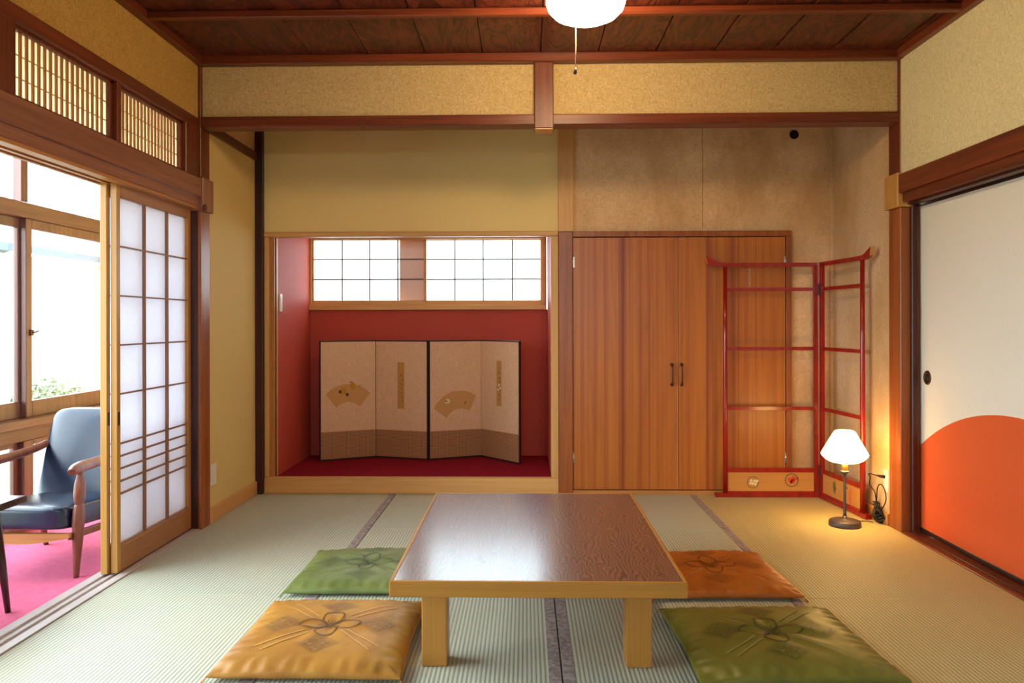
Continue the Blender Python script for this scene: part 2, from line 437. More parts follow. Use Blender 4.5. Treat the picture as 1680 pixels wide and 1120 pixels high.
# ------------------------------------------------------------------ ceiling
CZ = 2.54
m = MB()
k = 0; x = XL-.2-.03
xs = [-2.05+.305*i for i in range(15)]
for i in range(len(xs)-1):
    x0, x1 = xs[i], xs[i+1]
    # each board laps over its neighbour by a small step
    m.prism([(x0, YF, CZ), (x1-.006, YF, CZ+.004), (x1-.006, YF, CZ+.016), (x0, YF, CZ+.012)], (0, YB+.1-YF, 0))
m.box(XL-.2, XR+.2, YF, YB+.1, CZ+.018, CZ+.03)
struct('ceiling', m, MT['ceil'])
for y in (3.60, 3.04, 2.48, 1.92, 1.36, .8, .24, -.32, -.9):
    trim(MT['honey_x'] if 0 else MT['red_x'], (XL-.0, XR, y-.018, y+.018, CZ-.036, CZ), bev=.005)
# ceiling border (mawaribuchi)
trim(MT['red_x'], (XL-.03, XR+.03, YL-.075, YL-.02, 2.497, 2.545))
trim(MT['red_y'], (XL-.05, XL+.035, YF, YL-.02, 2.50, 2.55))
trim(MT['red_y'], (XR-.035, XR+.05, YF, YL-.02, 2.50, 2.55))
# bay ceiling border, hidden mostly behind the lintel wall
trim(MT['red_x'], (XL, XR, YB-.04, YB, 2.50, 2.55))

# ------------------------------------------------------------------ lintel wall between room and bay
m = MB(); m.box(XL, XR, YL-.01, YL+.04, 2.22, 2.55); struct('wall_lintel', m, MT['plaster'])
trim(MT['red_x'], (XL+.01, XR, YL-.035, YL+.075, 2.17, 2.226))
trim(MT['red_z'], (.05, .152, YL-.05, YL+.06, 2.148, 2.52))
trim(MT['pale_x'], (.054, .148, YL-.046, YL+.056, 2.143, 2.15), bev=.001)
# left post and right pillar
trim(MT['pillar'], (XL-.09, XL+.012, YL-.035, YL+.085, -.05, 1.72))
trim(MT['red_z'], (XL-.09, XL+.012, YL-.035, YL+.085, 1.90, 2.56))
trim(MT['nag_z'], (XL-.09, XL+.028, YL-.045, YL+.1, 1.72, 1.90))
trim(MT['pillar'], (XR-.004, XR+.12, YL-.04, YL+.095, -.05, 1.72))
trim(MT['red_z'], (XR-.004, XR+.09, YL-.04, YL+.095, 1.90, 2.56))
trim(MT['end_cap'], (XR-.026, XR+.06, YL-.055, YL+.1, 1.72, 1.90))
trim(MT['dark'], (XR+.045, XR+.075, YL-.065, YL-.03, 0, 1.74))

# ------------------------------------------------------------------ left side: sill, nageshi, transom
m = MB()   # grooved threshold
for (a, b, z) in ((XL-.012, XL-.03, .004), ):
    pass
for (x0, x1, z) in ((-1.80, -1.762, .006), (-1.822, -1.80, -.004), (-1.838, -1.822, .004), (-1.862, -1.838, -.004), (-1.905, -1.862, .004)):
    m.box(x0, x1, YF, YL+.0, -.06, z, .0008)
TN[0] += 1
struct('trim_%d' % TN[0], m, MT['sill'])
# kamoi (head track) and nageshi
trim(MT['nag_y'], (XL-.135, XL+.004, YF, YL-.035, 1.742, 1.795))
trim(MT['nag_y'], (XL-.012, XL+.022, YF, YL-.045, 1.79, 1.89))
trim(MT['honey_y'], (-1.81, XL-.004, YF, YL-.035, 1.728, 1.744), (-1.855, -1.835, YF, YL-.035, 1.728, 1.744), (-1.9, -1.88, YF, YL-.035, 1.728, 1.744), bev=.001)
trim(MT['red_y'], (XL-.06, XL+.006, YF, YL-.035, 1.885, 1.90))
trim(MT['red_y'], (XL-.07, XL+.006, YF, YL-.035, 2.155, 2.215))
trim(MT['red_z'], (XL-.08, XL+.01, 2.57, 2.69, 1.89, 2.16))
trim(MT['red_z'], (XL-.07, XL+.004, 3.38, 3.415, 1.895, 2.16))
trim(MT['red_z'], (XL-.07, XL+.004, 4.07, YL-.03, 1.895, 2.16))
m = MB(); m.box(XL-.06, XL-.003, YF, YL+.02, 2.21, 2.56); struct('wall_left', m, MT['plaster_l'])
m = MB(); m.box(XL-.06, XL-.003, YF, 2.58, 1.89, 2.16); struct('wall_left_transom', m, MT['plaster_l'])
# wooden nail cap at end of nageshi
m = MB(); m.lathe([(0, -.0), (.018, .0), (.02, .006), (.012, .014), (0, .016)], seg=8, mtx=Matrix.Translation((XL+.03, 4.236, 1.735)) @ Matrix.Rotation(R(90), 4, 'Y')); TN[0] += 1
struct('trim_%d' % TN[0], m, MT['red_z'])

def transom(y0, y1, label):
    t = thing('transom_screen', label, 'transom screen', (XL-.03, (y0+y1)/2, 1.90), group='transom screens above the sliding doors')
    f = MB(); xx = (XL-.038, XL-.018)
    for b in ((y0, y0+.02, 1.9, 2.155), (y1-.02, y1, 1.9, 2.155), (y0, y1, 1.9, 1.912), (y0, y1, 2.143, 2.155)):
        f.box(xx[0], xx[1], b[0], b[1], b[2], b[3], .001)
    f.build('frame', MT['red_z'], t)
    n = 18
    l = MB()
    for i in range(1, n):
        y = y0+.02+(y1-y0-.04)*i/n; l.box(XL-.040, XL-.033, y-.0055, y+.0055, 1.91, 2.145)
    for z in (1.985, 2.065): l.box(XL-.043, XL-.040, y0+.01, y1-.01, z-.002, z+.002)
    l.build('slats', MT['honey_z'], t)
    p = MB(); p.box(XL-.0445, XL-.0435, y0+.005, y1-.005, 1.905, 2.15); p.build('paper', MT['ranma_paper'], t)
transom(2.69, 3.38, 'nearer slatted transom screen with glowing cream paper above the open doorway')
transom(3.415, 4.07, 'farther slatted transom screen with glowing cream paper next to the corner post')

# ------------------------------------------------------------------ shoji doors
def shoji(n, xc, y0, y1):
    e = bpy.data.objects.new('door_%d' % n, None); COL.objects.link(e); e.location = (xc, (y0+y1)/2, .008); e['kind'] = 'structure'
    zb, zt = .008, 1.735; x0, x1 = xc-.015, xc+.015
    for ya, yb in ((y0, y0+.03), (y1-.03, y1)):
        f = MB(); f.box(x0, x1, ya, yb, zb, zt, .002); f.build('stile', MT['gold_post'] if ya == y0 else MT['honey_z'], e)
    f = MB(); f.box(x0, x1, y0+.03, y1-.03, zb, .12, .002); f.box(x0+.002, x1-.002, y0+.03, y1-.03, .12, .128); f.build('bottom_rail', MT['shoji_rail'], e)
    f = MB(); f.box(x0, x1, y0+.03, y1-.03, 1.675, zt, .002); f.build('top_rail', MT['shoji_rail'], e)
    l = MB(); a, b = y0+.03, y1-.03
    for i in (1, 2, 3):
        if i == 3: continue
        y = a+(b-a)*i/3; l.box(xc+.0, xc+.013, y-.006, y+.006, .125, 1.677)
    for z in (1.457, 1.236, 1.016, .797, .575, .519, .463, .407, .351):
        l.box(xc-.001, xc+.010, a, b, z-.0035, z+.0035)
    l.build('lattice', MT['kumiko'], e)
    p = MB(); p.box(xc-.0045, xc-.003, a-.005, b+.005, .12, 1.68); p.build('paper', MT['paper'], e)
    h = MB(); h.box(x1-.002, x1+.001, y0+.006, y0+.024, .66, .72, .0008); h.build('finger_pull', MT['iron'], e)
shoji(1, -1.819, 3.462, 4.235)
shoji(2, -1.857, 3.447, 4.22)
shoji(3, -1.819, -.02, .86); shoji(4, -1.857, .82, 1.72)
# jamb strips beside the post
trim(MT['dark'], (-1.90, XL-.004, YL-.037, YL-.03, 0, 1.74), bev=.001)
m = MB(); m.box(XL-.1, XL-.03, YF, -.02, 0, 1.75); struct('wall_left_near', m, MT['plaster_l'])

# ------------------------------------------------------------------ rear bay: left wall
m = MB(); m.box(XL-.12, XL-.0, YL+.085, YB+.02, 0, 2.19); struct('wall_bay_left', m, MT['yellow'])
m = MB(); m.box(XL-.12, XL-.002, YL+.085, YB+.02, 2.19, 2.56); struct('wall_bay_left_upper', m, MT['plaster_bay'])
trim(MT['red_y'], (XL-.02, XL+.014, YL+.085, YB, 2.17, 2.226))
m = MB(); m.box(XL-.005, XL+.012, YL+.087, YB-.002, 0, .085, .003); struct('baseboard_left', m, MT['pale_y'])
# post at corner
trim(MT['dark'], (XL-.001, -1.712, YB-.045, YB+.02, 0, 2.55))
# back wall, upper left (olive paper) over the alcove
m = MB(); m.box(-1.712, .212, YB, YB+.06, 1.705, 2.56); struct('wall_back', m, MT['olive'])
trim(MT['pale_z'], (.212, .314, YB-.03, YB+.05, 1.703, 2.55))
# plaster right of it, with hole
m = MB(); m.box(.314, XR+.02, YB, YB+.06, 1.70, 2.56); m.box(1.713, XR+.02, YB, YB+.06, 0, 1.70); wbr = struct('wall_back_right', m, MT['plaster_bay'])
m = MB(); m.lathe([(0, 0), (.03, 0)], seg=24, mtx=Matrix.Translation((1.74, YB-.0008, 2.326)) @ Matrix.Rotation(R(90), 4, 'X'))
m.build('pipe_hole', MT['hole'], wbr)
m = MB(); m.box(1.1485, 1.1505, YB-.0006, YB, 1.72, 2.5); TN[0] += 1; struct('trim_%d' % TN[0], m, MT['hole'])
trim(MT['plaster_bayr'], (XR-.022, XR, YB-.018, YB, 0, 2.5), bev=.002)
m = MB(); m.box(XR, XR+.06, YL+.095, YB+.06, 0, 2.56); struct('wall_bay_right', m, MT['plaster_bayr'])
m = MB(); m.box(XR-.016, XR, YL+.095, YB, 0, .065, .003); struct('baseboard_right', m, MT['honey_y'])

# ------------------------------------------------------------------ alcove
AY = 6.05; AXL, AXR = -1.65, .168
m = MB(); m.box(AXL-.03, AXR+.03, YB+.03, AY+.02, .02, .1); struct('floor_alcove', m, MT['carpet_red'])
m = MB(); m.box(AXL-.06, AXL, YB+.05, AY+.06, .05, 1.9); struct('wall_alcove_left', m, MT['red_wall'])
m = MB(); m.box(AXR, AXR+.05, YB+.05, AY+.06, .05, 1.9); struct('wall_alcove_right', m, MT['red_wall'])
m = MB(); m.box(AXL-.06, AXR+.06, AY, AY+.1, .05, 1.216)
m.box(AXL-.06, AXR+.06, AY, AY+.1, 1.775, 1.9); struct('wall_alcove_back', m, MT['red_wall'])
m = MB(); m.box(AXL-.06, AXR+.06, YB+.05, AY+.1, 1.80, 1.86); struct('ceiling_alcove', m, MT['white_ceil'])
# alcove opening frame
trim(MT['pale_x'], (-1.712, .215, YB-.02, YB+.03, 0, .105))
trim(MT['pale_x'], (-1.712, .215, YB-.018, YB+.06, 1.677, 1.708))
trim(MT['pale_z'], (-1.712, -1.684, YB-.012, YB+.03, .105, 1.677))
trim(MT['honey_z'], (-1.69, -1.655, YB+.025, YB+.055, .1, 1.69), bev=.002)
trim(MT['pale_z'], (-1.664, -1.648, YB+.05, YB+.08, .1, 1.69), bev=.002)
trim(MT['pale_z'], (.166, .215, YB+.0, YB+.06, .1, 1.69), bev=.003)
# alcove window
e = bpy.data.objects.new('window_1', None); COL.objects.link(e); e.location = ((AXL+AXR)/2, AY, 1.2); e['kind'] = 'structure'
f = MB()
f.box(AXL-.01, AXR-.005, AY-.035, AY+.05, 1.213, 1.25, .003); f.box(AXL-.01, AXR-.005, AY-.03, AY+.05, 1.752, 1.785, .003)
f.box(AXL-.01, AXL+.018, AY-.03, AY+.05, 1.25, 1.755, .003); f.box(AXR-.045, AXR-.005, AY-.03, AY+.05, 1.25, 1.755, .003)
f.build('window_frame', MT['pale_x'], e)
for (x0, x1, yy, vs) in ((-1.632, -.755, AY-.005, [-1.403, -1.191, -.975]), (-.775, .124, AY+.02, [-.755+.215, -.322, -.1])):
    f = MB(); f.box(x0, x1, yy-.012, yy+.012, 1.25, 1.287, .002); f.box(x0, x1, yy-.012, yy+.012, 1.746, 1.753, .001)
    f.box(x0, x0+.012, yy-.012, yy+.012, 1.28, 1.75, .001); f.box(x1-.02 if x1 < 0 else x1-.01, x1, yy-.012, yy+.012, 1.28, 1.75, .001)
    sh = f.build('sash', MT['pale_x'], e)
    l = MB()
    for x in vs: l.box(x-.005, x+.005, yy-.004, yy+.004, 1.285, 1.748)
    for z in (1.447, 1.600): l.box(x0+.01, x1-.01, yy-.003, yy+.005, z-.005, z+.005)
    l.build('lattice', MT['kumiko_pale'], sh)
m = MB(); m.box(-.968, -.768, AY+.042, AY+.14, 1.2, 1.8); m.build('pier', MT['pier'], e)
for (x0, x1) in ((-1.64, -.966), (-.77, .15)):
    g = MB(); g.box(x0, x1, AY+.06, AY+.064, 1.24, 1.77); g.build('pane', MT['frosted'], e)

def plate(name, label, cat, loc, axis, w_, h_):
    t = thing(name, label, cat, loc)
    b = MB(); x, y, z = loc
    b.box(x-.001, x+.008, y-w_/2, y+w_/2, z-h_/2, z+h_/2, .003, seg=2) if axis > 0 else b.box(x-.008, x+.001, y-w_/2, y+w_/2, z-h_/2, z+h_/2, .003, seg=2)
    b.build('plate', MT['white_plastic'], t)
    b = MB(); k = 1 if axis > 0 else -1
    xa, xb = sorted((x+k*.007, x+k*.0105))
    b.box(xa, xb, y-w_*.22, y+w_*.22, z-h_*.3, z+h_*.3, .001); b.build('rocker' if 'switch' in name else 'socket', MT['white_plastic'], t)
plate('light_switch', 'white light switch on the left red wall inside the alcove', 'light switch', (AXL, 5.30, 1.25), 1, .05, .12)
plate('wall_outlet', 'white outlet plate low on the yellow wall by the sliding doors', 'wall outlet', (XL, 4.42, .262), 1, .07, .12)
plate('wall_outlet', 'white outlet on the rough plaster wall beside the right pillar', 'wall outlet', (XR, 4.40, .24), -1, .05, .12)

# ------------------------------------------------------------------ closet
t = thing('built_in_closet', 'built-in closet with two tall striped wood grain doors right of the alcove', 'closet', (.97, YB, 0))
f = MB()
f.box(.215, .306, YB-.035, YB+.05, 0, 1.70, .003); f.box(.306, 1.713, YB-.03, YB+.05, 1.668, 1.703, .003)
f.box(1.679, 1.713, YB-.03, YB+.05, 0, 1.668, .003); 
f.build('frame', MT['pillar'], t)
f = MB(); f.box(.306, 1.68, YB-.025, YB+.05, 0, .027, .002); f.build('threshold', MT['honey_x'], t)
f = MB(); f.box(.306, 1.68, YB+.02, YB+.05, .02, 1.67); f.build('back_panel', MT['iron'], t)
for i, (x0, x1) in enumerate(((.309, .982), (.987, 1.676))):
    b = MB(); b.box(x0, x1, YB-.018, YB+.004, .032, 1.663, .0015); d = b.build('door', MT['laminate'], t)
    hx = x1-.035 if i == 0 else x0+.022
    h = MB()
    h.tube([(hx, YB-.018, .845), (hx, YB-.036, .838), (hx, YB-.042, .82), (hx, YB-.042, .73), (hx, YB-.036, .712), (hx, YB-.018, .705)], .0055, 10)
    for z in (.84, .71): h.lathe([(0, 0), (.011, 0), (.009, .006), (0, .007)], seg=14, mtx=Matrix.Translation((hx, YB-.018, z)) @ Matrix.Rotation(R(90), 4, 'X'))
    h.build('handle', MT['bronze'], d)
    for z in (1.505, .235):
        b = MB(); xx = x0-.001 if i == 0 else x1+.001
        b.tube([(xx, YB-.02, z-.042), (xx, YB-.02, z+.042)], .005, 10)
        b.box(xx-.011, xx+.011, YB-.0205, YB-.0185, z-.035, z+.035, .0006)
        b.build('hinge', MT['chrome'] , d)
    if i == 0:
        b = MB(); b.box(x1-.001, x1+.0015, YB-.0195, YB-.002, .033, 1.662); b.build('edge_strip', MT['pale_z'], d)

# ------------------------------------------------------------------ right side wall: nageshi, sliding doors
m = MB(); m.box(XR, XR+.06, YF, YL-.04, 1.885, 2.56); struct('wall_right', m, MT['plaster_r'])
trim(MT['red_y'], (XR-.022, XR+.03, YF, YL-.055, 1.79, 1.888))
trim(MT['red_y'], (XR-.0, XR+.13, YF, YL-.045, 1.742, 1.80))
trim(MT['red_y'], (XR-.004, XR+.14, YF, YL-.045, -.055, .006), bev=.002)
trim(MT['dark'], (XR+.03, XR+.075, YF, YL-.05, .004, .012), (XR+.03, XR+.075, YF, YL-.05, 1.73, 1.744), bev=.001)
for n, (y0, y1, x) in enumerate(((3.28, 4.262, 2.088), (2.34, 3.32, 2.125), (1.40, 2.38, 2.088), (-1.5, 1.42, 2.125))):
    e = bpy.data.objects.new('door_%d' % (5+n), None); COL.objects.link(e); e.location = (x, (y0+y1)/2, .01); e['kind'] = 'structure'
    b = MB(); b.box(x-.006, x+.010, y0+.012, y1-.012, .03, 1.722); b.build('paper_panel', MT['fusuma'], e)
    # object coordinates of the printed disc are in room metres
    o = e.children[0]; o.matrix_parent_inverse = Matrix.Identity(4)
    for v in o.data.vertices: v.co += e.location
    o.location = -e.location
    b = MB(); b.box(x-.010, x+.014, y0, y0+.013, .012, 1.74, .002); b.box(x-.010, x+.014, y1-.013, y1, .012, 1.74, .002)
    b.box(x-.010, x+.014, y0, y1, .012, .032, .002); b.box(x-.010, x+.014, y0, y1, 1.72, 1.74, .002); b.build('lacquer_border', MT['scr_frame'], e)
    yh = y1-.11 if n != 1 else y0+.11
    h = MB(); T = Matrix.Translation((x-.006, yh, .823)) @ Matrix.Rotation(R(-90), 4, 'Y')
    h.lathe([(0, .001), (.02, .001), (.026, .002), (.028, .005), (.033, .0055), (.036, .004), (.037, 0)], seg=30, mtx=T, mat=MT['bronze'])
    h.lathe([(0, .0015), (.013, .0025), (.014, .0016)], seg=20, mtx=T, mat=MT['iron'])
    h.build('finger_pull', None, e)
m = MB(); m.box(2.16, 2.2, YF, YL, 0, 1.9); struct('wall_right_outer', m, MT['plaster_r'])
trim(MT['dark'], (XR+.075, XR+.16, YL-.03, YL+.02, 0, 1.74))

# ------------------------------------------------------------------ wall behind the viewer with an unseen window added for fill daylight
m = MB()
WX0, WX1, WZ0, WZ1 = -.7, .8, 1.1, 1.95
m.box(XL-.2, WX0, YF-.1, YF, -.05, 2.6); m.box(WX1, XR+.22, YF-.1, YF, -.05, 2.6)
m.box(WX0, WX1, YF-.1, YF, -.05, WZ0); m.box(WX0, WX1, YF-.1, YF, WZ1, 2.6)
struct('wall_front', m, MT['plaster'])
e = bpy.data.objects.new('window_2', None); COL.objects.link(e); e.location = (0, YF, WZ0); e['kind'] = 'structure'
b = MB()
for x in (WX0, .03, WX1-.04): b.box(x, x+.04, YF-.08, YF-.03, WZ0, WZ1, .002)
b.box(WX0, WX1, YF-.08, YF-.03, WZ0, WZ0+.04); b.box(WX0, WX1, YF-.08, YF-.03, WZ1-.04, WZ1); b.build('window_frame', MT['red_x'], e)
b = MB(); b.box(WX0, WX1, YF-.06, YF-.057, WZ0, WZ1); b.build('pane', MT['glass'], e)

# ------------------------------------------------------------------ veranda
VX = -2.80; VF = -.04
m = MB(); m.box(VX-.05, -1.903, YF, 6.4, VF-.1, VF); struct('floor_veranda', m, MT['carpet_pink'])
m = MB(); m.box(VX-.1, XL-.11, YF, 6.4, 2.32, 2.38); struct('ceiling_veranda', m, MT['white_ceil'])
m = MB(); m.box(VX-.1, XL-.1, 6.4, 6.46, VF, 2.38); struct('wall_veranda_end', m, MT['yellow'])
m = MB(); m.box(VX-.1, XL-.1, YF-.1, YF, VF, 2.38); struct('wall_veranda_near', m, MT['yellow'])
m = MB(); m.box(XL-.15, XL-.119, YL+.085, 6.4, VF, 2.38); struct('wall_veranda_inner', m, MT['yellow'])
m = MB(); m.box(XL-.135, XL-.06, YF, YL+.09, 2.16, 2.4); struct('wall_veranda_head', m, MT['white_ceil'])
# window wall timbers
trim(MT['ver_y'], (VX-.05, VX+.04, YF, 6.4, 1.70, 1.785))            # transom beam
trim(MT['ver_y'], (VX-.06, VX+.09, YF, 6.4, .545, .59))              # sill board
trim(MT['ver_y'], (VX-.05, VX+.02, YF, 6.4, .46, .545), (VX-.05, VX+.02, YF, 6.4, VF, .0), bev=.003)
trim(MT['ver_y'], (VX-.05, VX+.03, YF, 6.4, 2.2, 2.33))
py = (-1.2, .62, 2.5, 4.36, 6.2)
for y in py:
    trim(MT['ver_z'], (VX-.04, VX+.01, y-.03, y+.03, 1.785, 2.2), bev=.003)
    trim(MT['ver_z'], (VX-.04, VX+.02, y-.03, y+.05, .0, .46), (VX-.04, VX+.03, y-.022, y+.008, .59, 1.70), bev=.003)
for y in (1.56, 3.43, 5.28): trim(MT['ver_z'], (VX-.04, VX+.0, y-.015, y+.015, 1.785, 2.2), bev=.003)
wn = 3
def sash(y0, y1, x, lock=False, z0=.59, z1=1.70, mat='ver_z'):
    global wn
    e = bpy.data.objects.new('window_%d' % wn, None); COL.objects.link(e); wn += 1; e.location = (x, (y0+y1)/2, z0); e['kind'] = 'structure'
    b = MB(); s_ = .038
    b.box(x-.014, x+.014, y0, y0+s_, z0, z1, .003); b.box(x-.014, x+.014, y1-s_, y1, z0, z1, .003)
    b.box(x-.014, x+.014, y0+s_, y1-s_, z0, z0+.09 if z0 > .3 else z0+.03, .003); b.box(x-.014, x+.014, y0+s_, y1-s_, z1-.055 if z0 > .3 else z1-.03, z1, .003)
    b.build('sash_frame', MT[mat], e)
    g = MB(); g.box(x-.002, x+.002, y0+s_-.005, y1-s_+.005, z0+.03, z1-.03); g.build('pane', MT['glass'], e)
    if lock:
        h = MB(); h.box(x+.012, x+.03, y0+.004, y0+.03, 1.045, 1.08, .003, seg=2); h.tube([(x+.028, y0+.017, 1.062), (x+.04, y0+.03, 1.066), (x+.044, y0+.05, 1.072)], .0045, 8)
        h.build('sash_lock', MT['bronze'], e)
for k, (a, b_) in enumerate(zip(py, py[1:])):
    mid = (a+b_)/2
    sash(a, mid+.02, VX+.012, lock=(k == 3)); sash(mid-.02, b_, VX-.02)
    sash(a+.03, mid, VX+.0, z0=.005, z1=.46, mat='ver_z'); sash(mid, b_-.03, VX-.025, z0=.005, z1=.46, mat='ver_z')

# ------------------------------------------------------------------ low table
t = thing('low_table', 'low rectangular table with dark glossy figured top and honey wood edge on the tatami', 'table', (.038, 3.09, 0))
TX0, TX1, TY0, TY1, TH = -.425, .499, 2.452, 3.738, .31
b = MB(); b.box(TX0+.012, TX1-.012, TY0+.012, TY1-.012, TH-.012, TH-.0005); b.build('tabletop', MT['table_top'], t)
MT['table_wood_x'] = wood('table_edge_wood', c3(158, 102, 34), c3(190, 134, 52), 'x', .35, contrast=.7)
MT['table_wood_z'] = wood('table_leg_wood', c3(166, 110, 40), c3(194, 140, 60), 'z', .35, contrast=.7)
b = MB()
for q in ((TX0, TX1, TY0, TY0+.012), (TX0, TX1, TY1-.012, TY1), (TX0, TX0+.012, TY0+.012, TY1-.012), (TX1-.012, TX1, TY0+.012, TY1-.012)):
    b.box(*q, TH-.05, TH, .002)
b.box(TX0+.01, TX1-.01, TY0+.01, TY1-.01, TH-.049, TH-.02)
b.build('edge_frame', MT['table_wood_x'], t)
lx = (TX0+.088, TX1-.172+.0); LW = .083
for x in (-.338, .322):
    for y in (2.556, 3.55):
        l = MB(); l.box(x, x+LW, y, y+LW, .001, TH-.049, .004, seg=2); l.build('leg', MT['table_wood_z'], t)
for y in (2.585, 3.58):   # front and back aprons with cut brackets
    x0, x1 = -.255, .322; zt, zl, zh = TH-.049, TH-.083, TH-.062
    pts = [(x0, zt), (x0, zl), (x0+.10, zl)]
    for i in range(9):
        a = i/8; pts.append((x0+.10+.06*a, zl+(zh-zl)*(.5-.5*math.cos(math.pi*a))))
    q = [(x1-(px-x0), pz) for px, pz in pts][::-1]
    b = MB(); b.prism([(px, y, pz) for px, pz in pts+q], (0, .022, 0)); b.build('apron', MT['table_wood_x'], t)
for x in (-.318, .372):
    b = MB(); b.box(x, x+.022, 2.639, 3.55, TH-.078, TH-.049, .002); b.build('apron', MT['table_wood_x'], t)

# ------------------------------------------------------------------ floor cushions
def cush_h(u, v, W, D, sd):
    """top height of a cushion at normalised u,v in -1..1"""
    e = (1-abs(u)**3.2)*(1-abs(v)**3.2)
    h = .022+.040*max(e, 0)**.55
    r = math.hypot(u, v)
    h -= .011*math.exp(-(r/.16)**2)
    # creases: radial from the centre tuft and puckers at the edges
    a = math.atan2(v, u)
    h += .0032*math.sin(a*7+sd+3*noise.noise((u*2, v*2, sd)))*math.exp(-((r-.35)/.28)**2)
    ed = max(abs(u), abs(v))
    s = v if abs(u) > abs(v) else u
    pk = math.sin(s*34+sd*2+2.5*noise.noise((s*5, sd, 0)))*.0022*max(0, (ed-.72)/.28)*(1-ed**12)
    h += 2.2*pk*(1.4 if abs(u) > abs(v) else .8)
    h += .004*noise.noise((u*1.7+sd, v*1.7, sd*3))+.0016*noise.noise((u*6+sd, v*5, sd))
    return max(h, .012)
def cushion(W, D, mat, sd, dark, pale, label, loc, rz):
    t = thing('floor_cushion', label, 'cushion', (0, 0, 0), group='floor cushions around the low table')
    N = 84; bm = bmesh.new(); T = []; B = []
    def pos(u, v):
        # sides bow inwards a little, corners stick out
        x = u*W/2*(1-.035*(1-v*v)*abs(u)**4); y = v*D/2*(1-.03*(1-u*u)*abs(v)**4)
        k = .003*noise.noise((u*4, v*4, sd*2)); return x+k, y+k
    g = [math.sin(math.pi/2*(2*i/N-1))*.55+(2*i/N-1)*.45 for i in range(N+1)]
    for j in range(N+1):
        rt, rb = [], []
        for i in range(N+1):
            u, v = g[i], g[j]; x, y = pos(u, v)
            rt.append(bm.verts.new((x, y, cush_h(u, v, W, D, sd) if max(abs(u), abs(v)) < .9999 else .019)))
            if 0 < i < N and 0 < j < N:
                e = (1-abs(u)**4)*(1-abs(v)**4); rb.append(bm.verts.new((x, y, .017-.0155*max(e, 0)**.35)))
            else: rb.append(rt[-1])
        T.append(rt); B.append(rb)
    for j in range(N):
        for i in range(N):
            f = bm.faces.new((T[j][i], T[j][i+1], T[j+1][i+1], T[j+1][i])); f.smooth = True
            try: f = bm.faces.new((B[j][i], B[j+1][i], B[j+1][i+1], B[j][i+1])); f.smooth = True
            except ValueError: pass
    mb = LMB(); mb.bm = bm; mb.build('cover', mat, t)
    S = lambda x, y: (x, y, cush_h(2*x/W, 2*y/D, W, D, sd)+.0019)
    def line(mb, pts, wd, m_, closed=False):
        mb.ribbon([S(*p) for p in pts], wd, (0, 0, 1), .0003, m_, closed)
    em = LMB()
    rp = .055
    for k in range(4):        # four petals
        a = math.pi/2*k; cx, cy = .058*math.cos(a), .058*math.sin(a)
        line(em, [(cx+(.05*math.cos(a)*math.cos(q)-.036*math.sin(a)*math.sin(q)), cy+(.05*math.sin(a)*math.cos(q)+.036*math.cos(a)*math.sin(q))) for q in [2*math.pi*i/40 for i in range(40)]], .0055, dark, True)
        for dq in (-.35, 0, .35): line(em, [(r_*math.cos(a+dq), r_*math.sin(a+dq)) for r_ in [.008+.004*i for i in range(9)]], .003, dark)
    for k in range(4):        # four lozenges of small blossoms outside the petals
        a = math.pi/2*k+.0; ux, uy = math.cos(a), math.sin(a); L0, L1, Wd = .10, .235, .078
        P = [(ux*L0, uy*L0), (ux*(L0+L1)/2-uy*Wd, uy*(L0+L1)/2+ux*Wd), (ux*L1, uy*L1), (ux*(L0+L1)/2+uy*Wd, uy*(L0+L1)/2-ux*Wd)]
        for h in range(20):   # fine fill stitches
            fr = (h+.5)/20; ww = Wd*(1-abs(2*fr-1)); c = (ux*(L0+(L1-L0)*fr), uy*(L0+(L1-L0)*fr))
            line(em, [(c[0]-uy*ww*s_, c[1]+ux*ww*s_) for s_ in (-1, -.5, 0, .5, 1)], .0014, MT['thread_grey'] if pale == MT['thread_pale'] else dark)
        for (q, s_) in ((.3, .0), (.55, .35), (.55, -.35), (.8, 0)):
            c = (ux*(L0+(L1-L0)*q)-uy*Wd*s_, uy*(L0+(L1-L0)*q)+ux*Wd*s_)
            for k2 in range(5):
                a2 = 2*math.pi*k2/5; cc_ = (c[0]+.007*math.cos(a2), c[1]+.007*math.sin(a2))
                line(em, [(cc_[0]+.0045*math.cos(z), cc_[1]+.0045*math.sin(z)) for z in [2*math.pi*i/10 for i in range(10)]], .0018, dark if k2 % 2 else pale, True)
    for k in range(4):        # long crossing pale lines between the lozenges
        a = math.pi/2*k+math.pi/4; ux, uy = math.cos(a), math.sin(a)
        for off in (-.012, .012):
            line(em, [(ux*(.09+.015*i)-uy*off*(1+i*.05), uy*(.09+.015*i)+ux*off*(1+i*.05)) for i in range(13)], .0045, pale)
    em.build('embroidery', None, t)
    for sx in (-1, 1):
        for sy in (-1, 1):
            ts = LMB()
            for q in range(4):
                a = math.atan2(sy, sx)+(-.3+.2*q); p0 = Vector((sx*(W/2-.006), sy*(D/2-.006), .018))
                ts.tube([p0, p0+Vector((.010*math.cos(a), .010*math.sin(a), -.006)), p0+Vector((.02*math.cos(a), .02*math.sin(a), -.0155))], .0011, 5)
            ts.build('corner_tassel', mat, t)
    t.location = loc; t.rotation_euler.z = rz
    return t
cushion(.61, .665, MT['cush_gold'], 1.3, MT['thread_dark'], MT['thread_pale'], 'gold satin floor cushion with flower embroidery at the front left of the low table', (-.685, 2.752, .002), R(-.3))
cushion(.60, .59, MT['cush_green'], 4.1, MT['thread_gdark'], MT['thread_gpale'], 'green floor cushion behind the gold one, partly under the low table', (-.69, 3.485, .002), R(.5))
cushion(.645, .625, MT['cush_olive'], 7.7, MT['thread_gdark'], MT['thread_gpale'], 'olive green satin floor cushion at the front right of the low table', (.835, 2.725, .002), R(2.2))
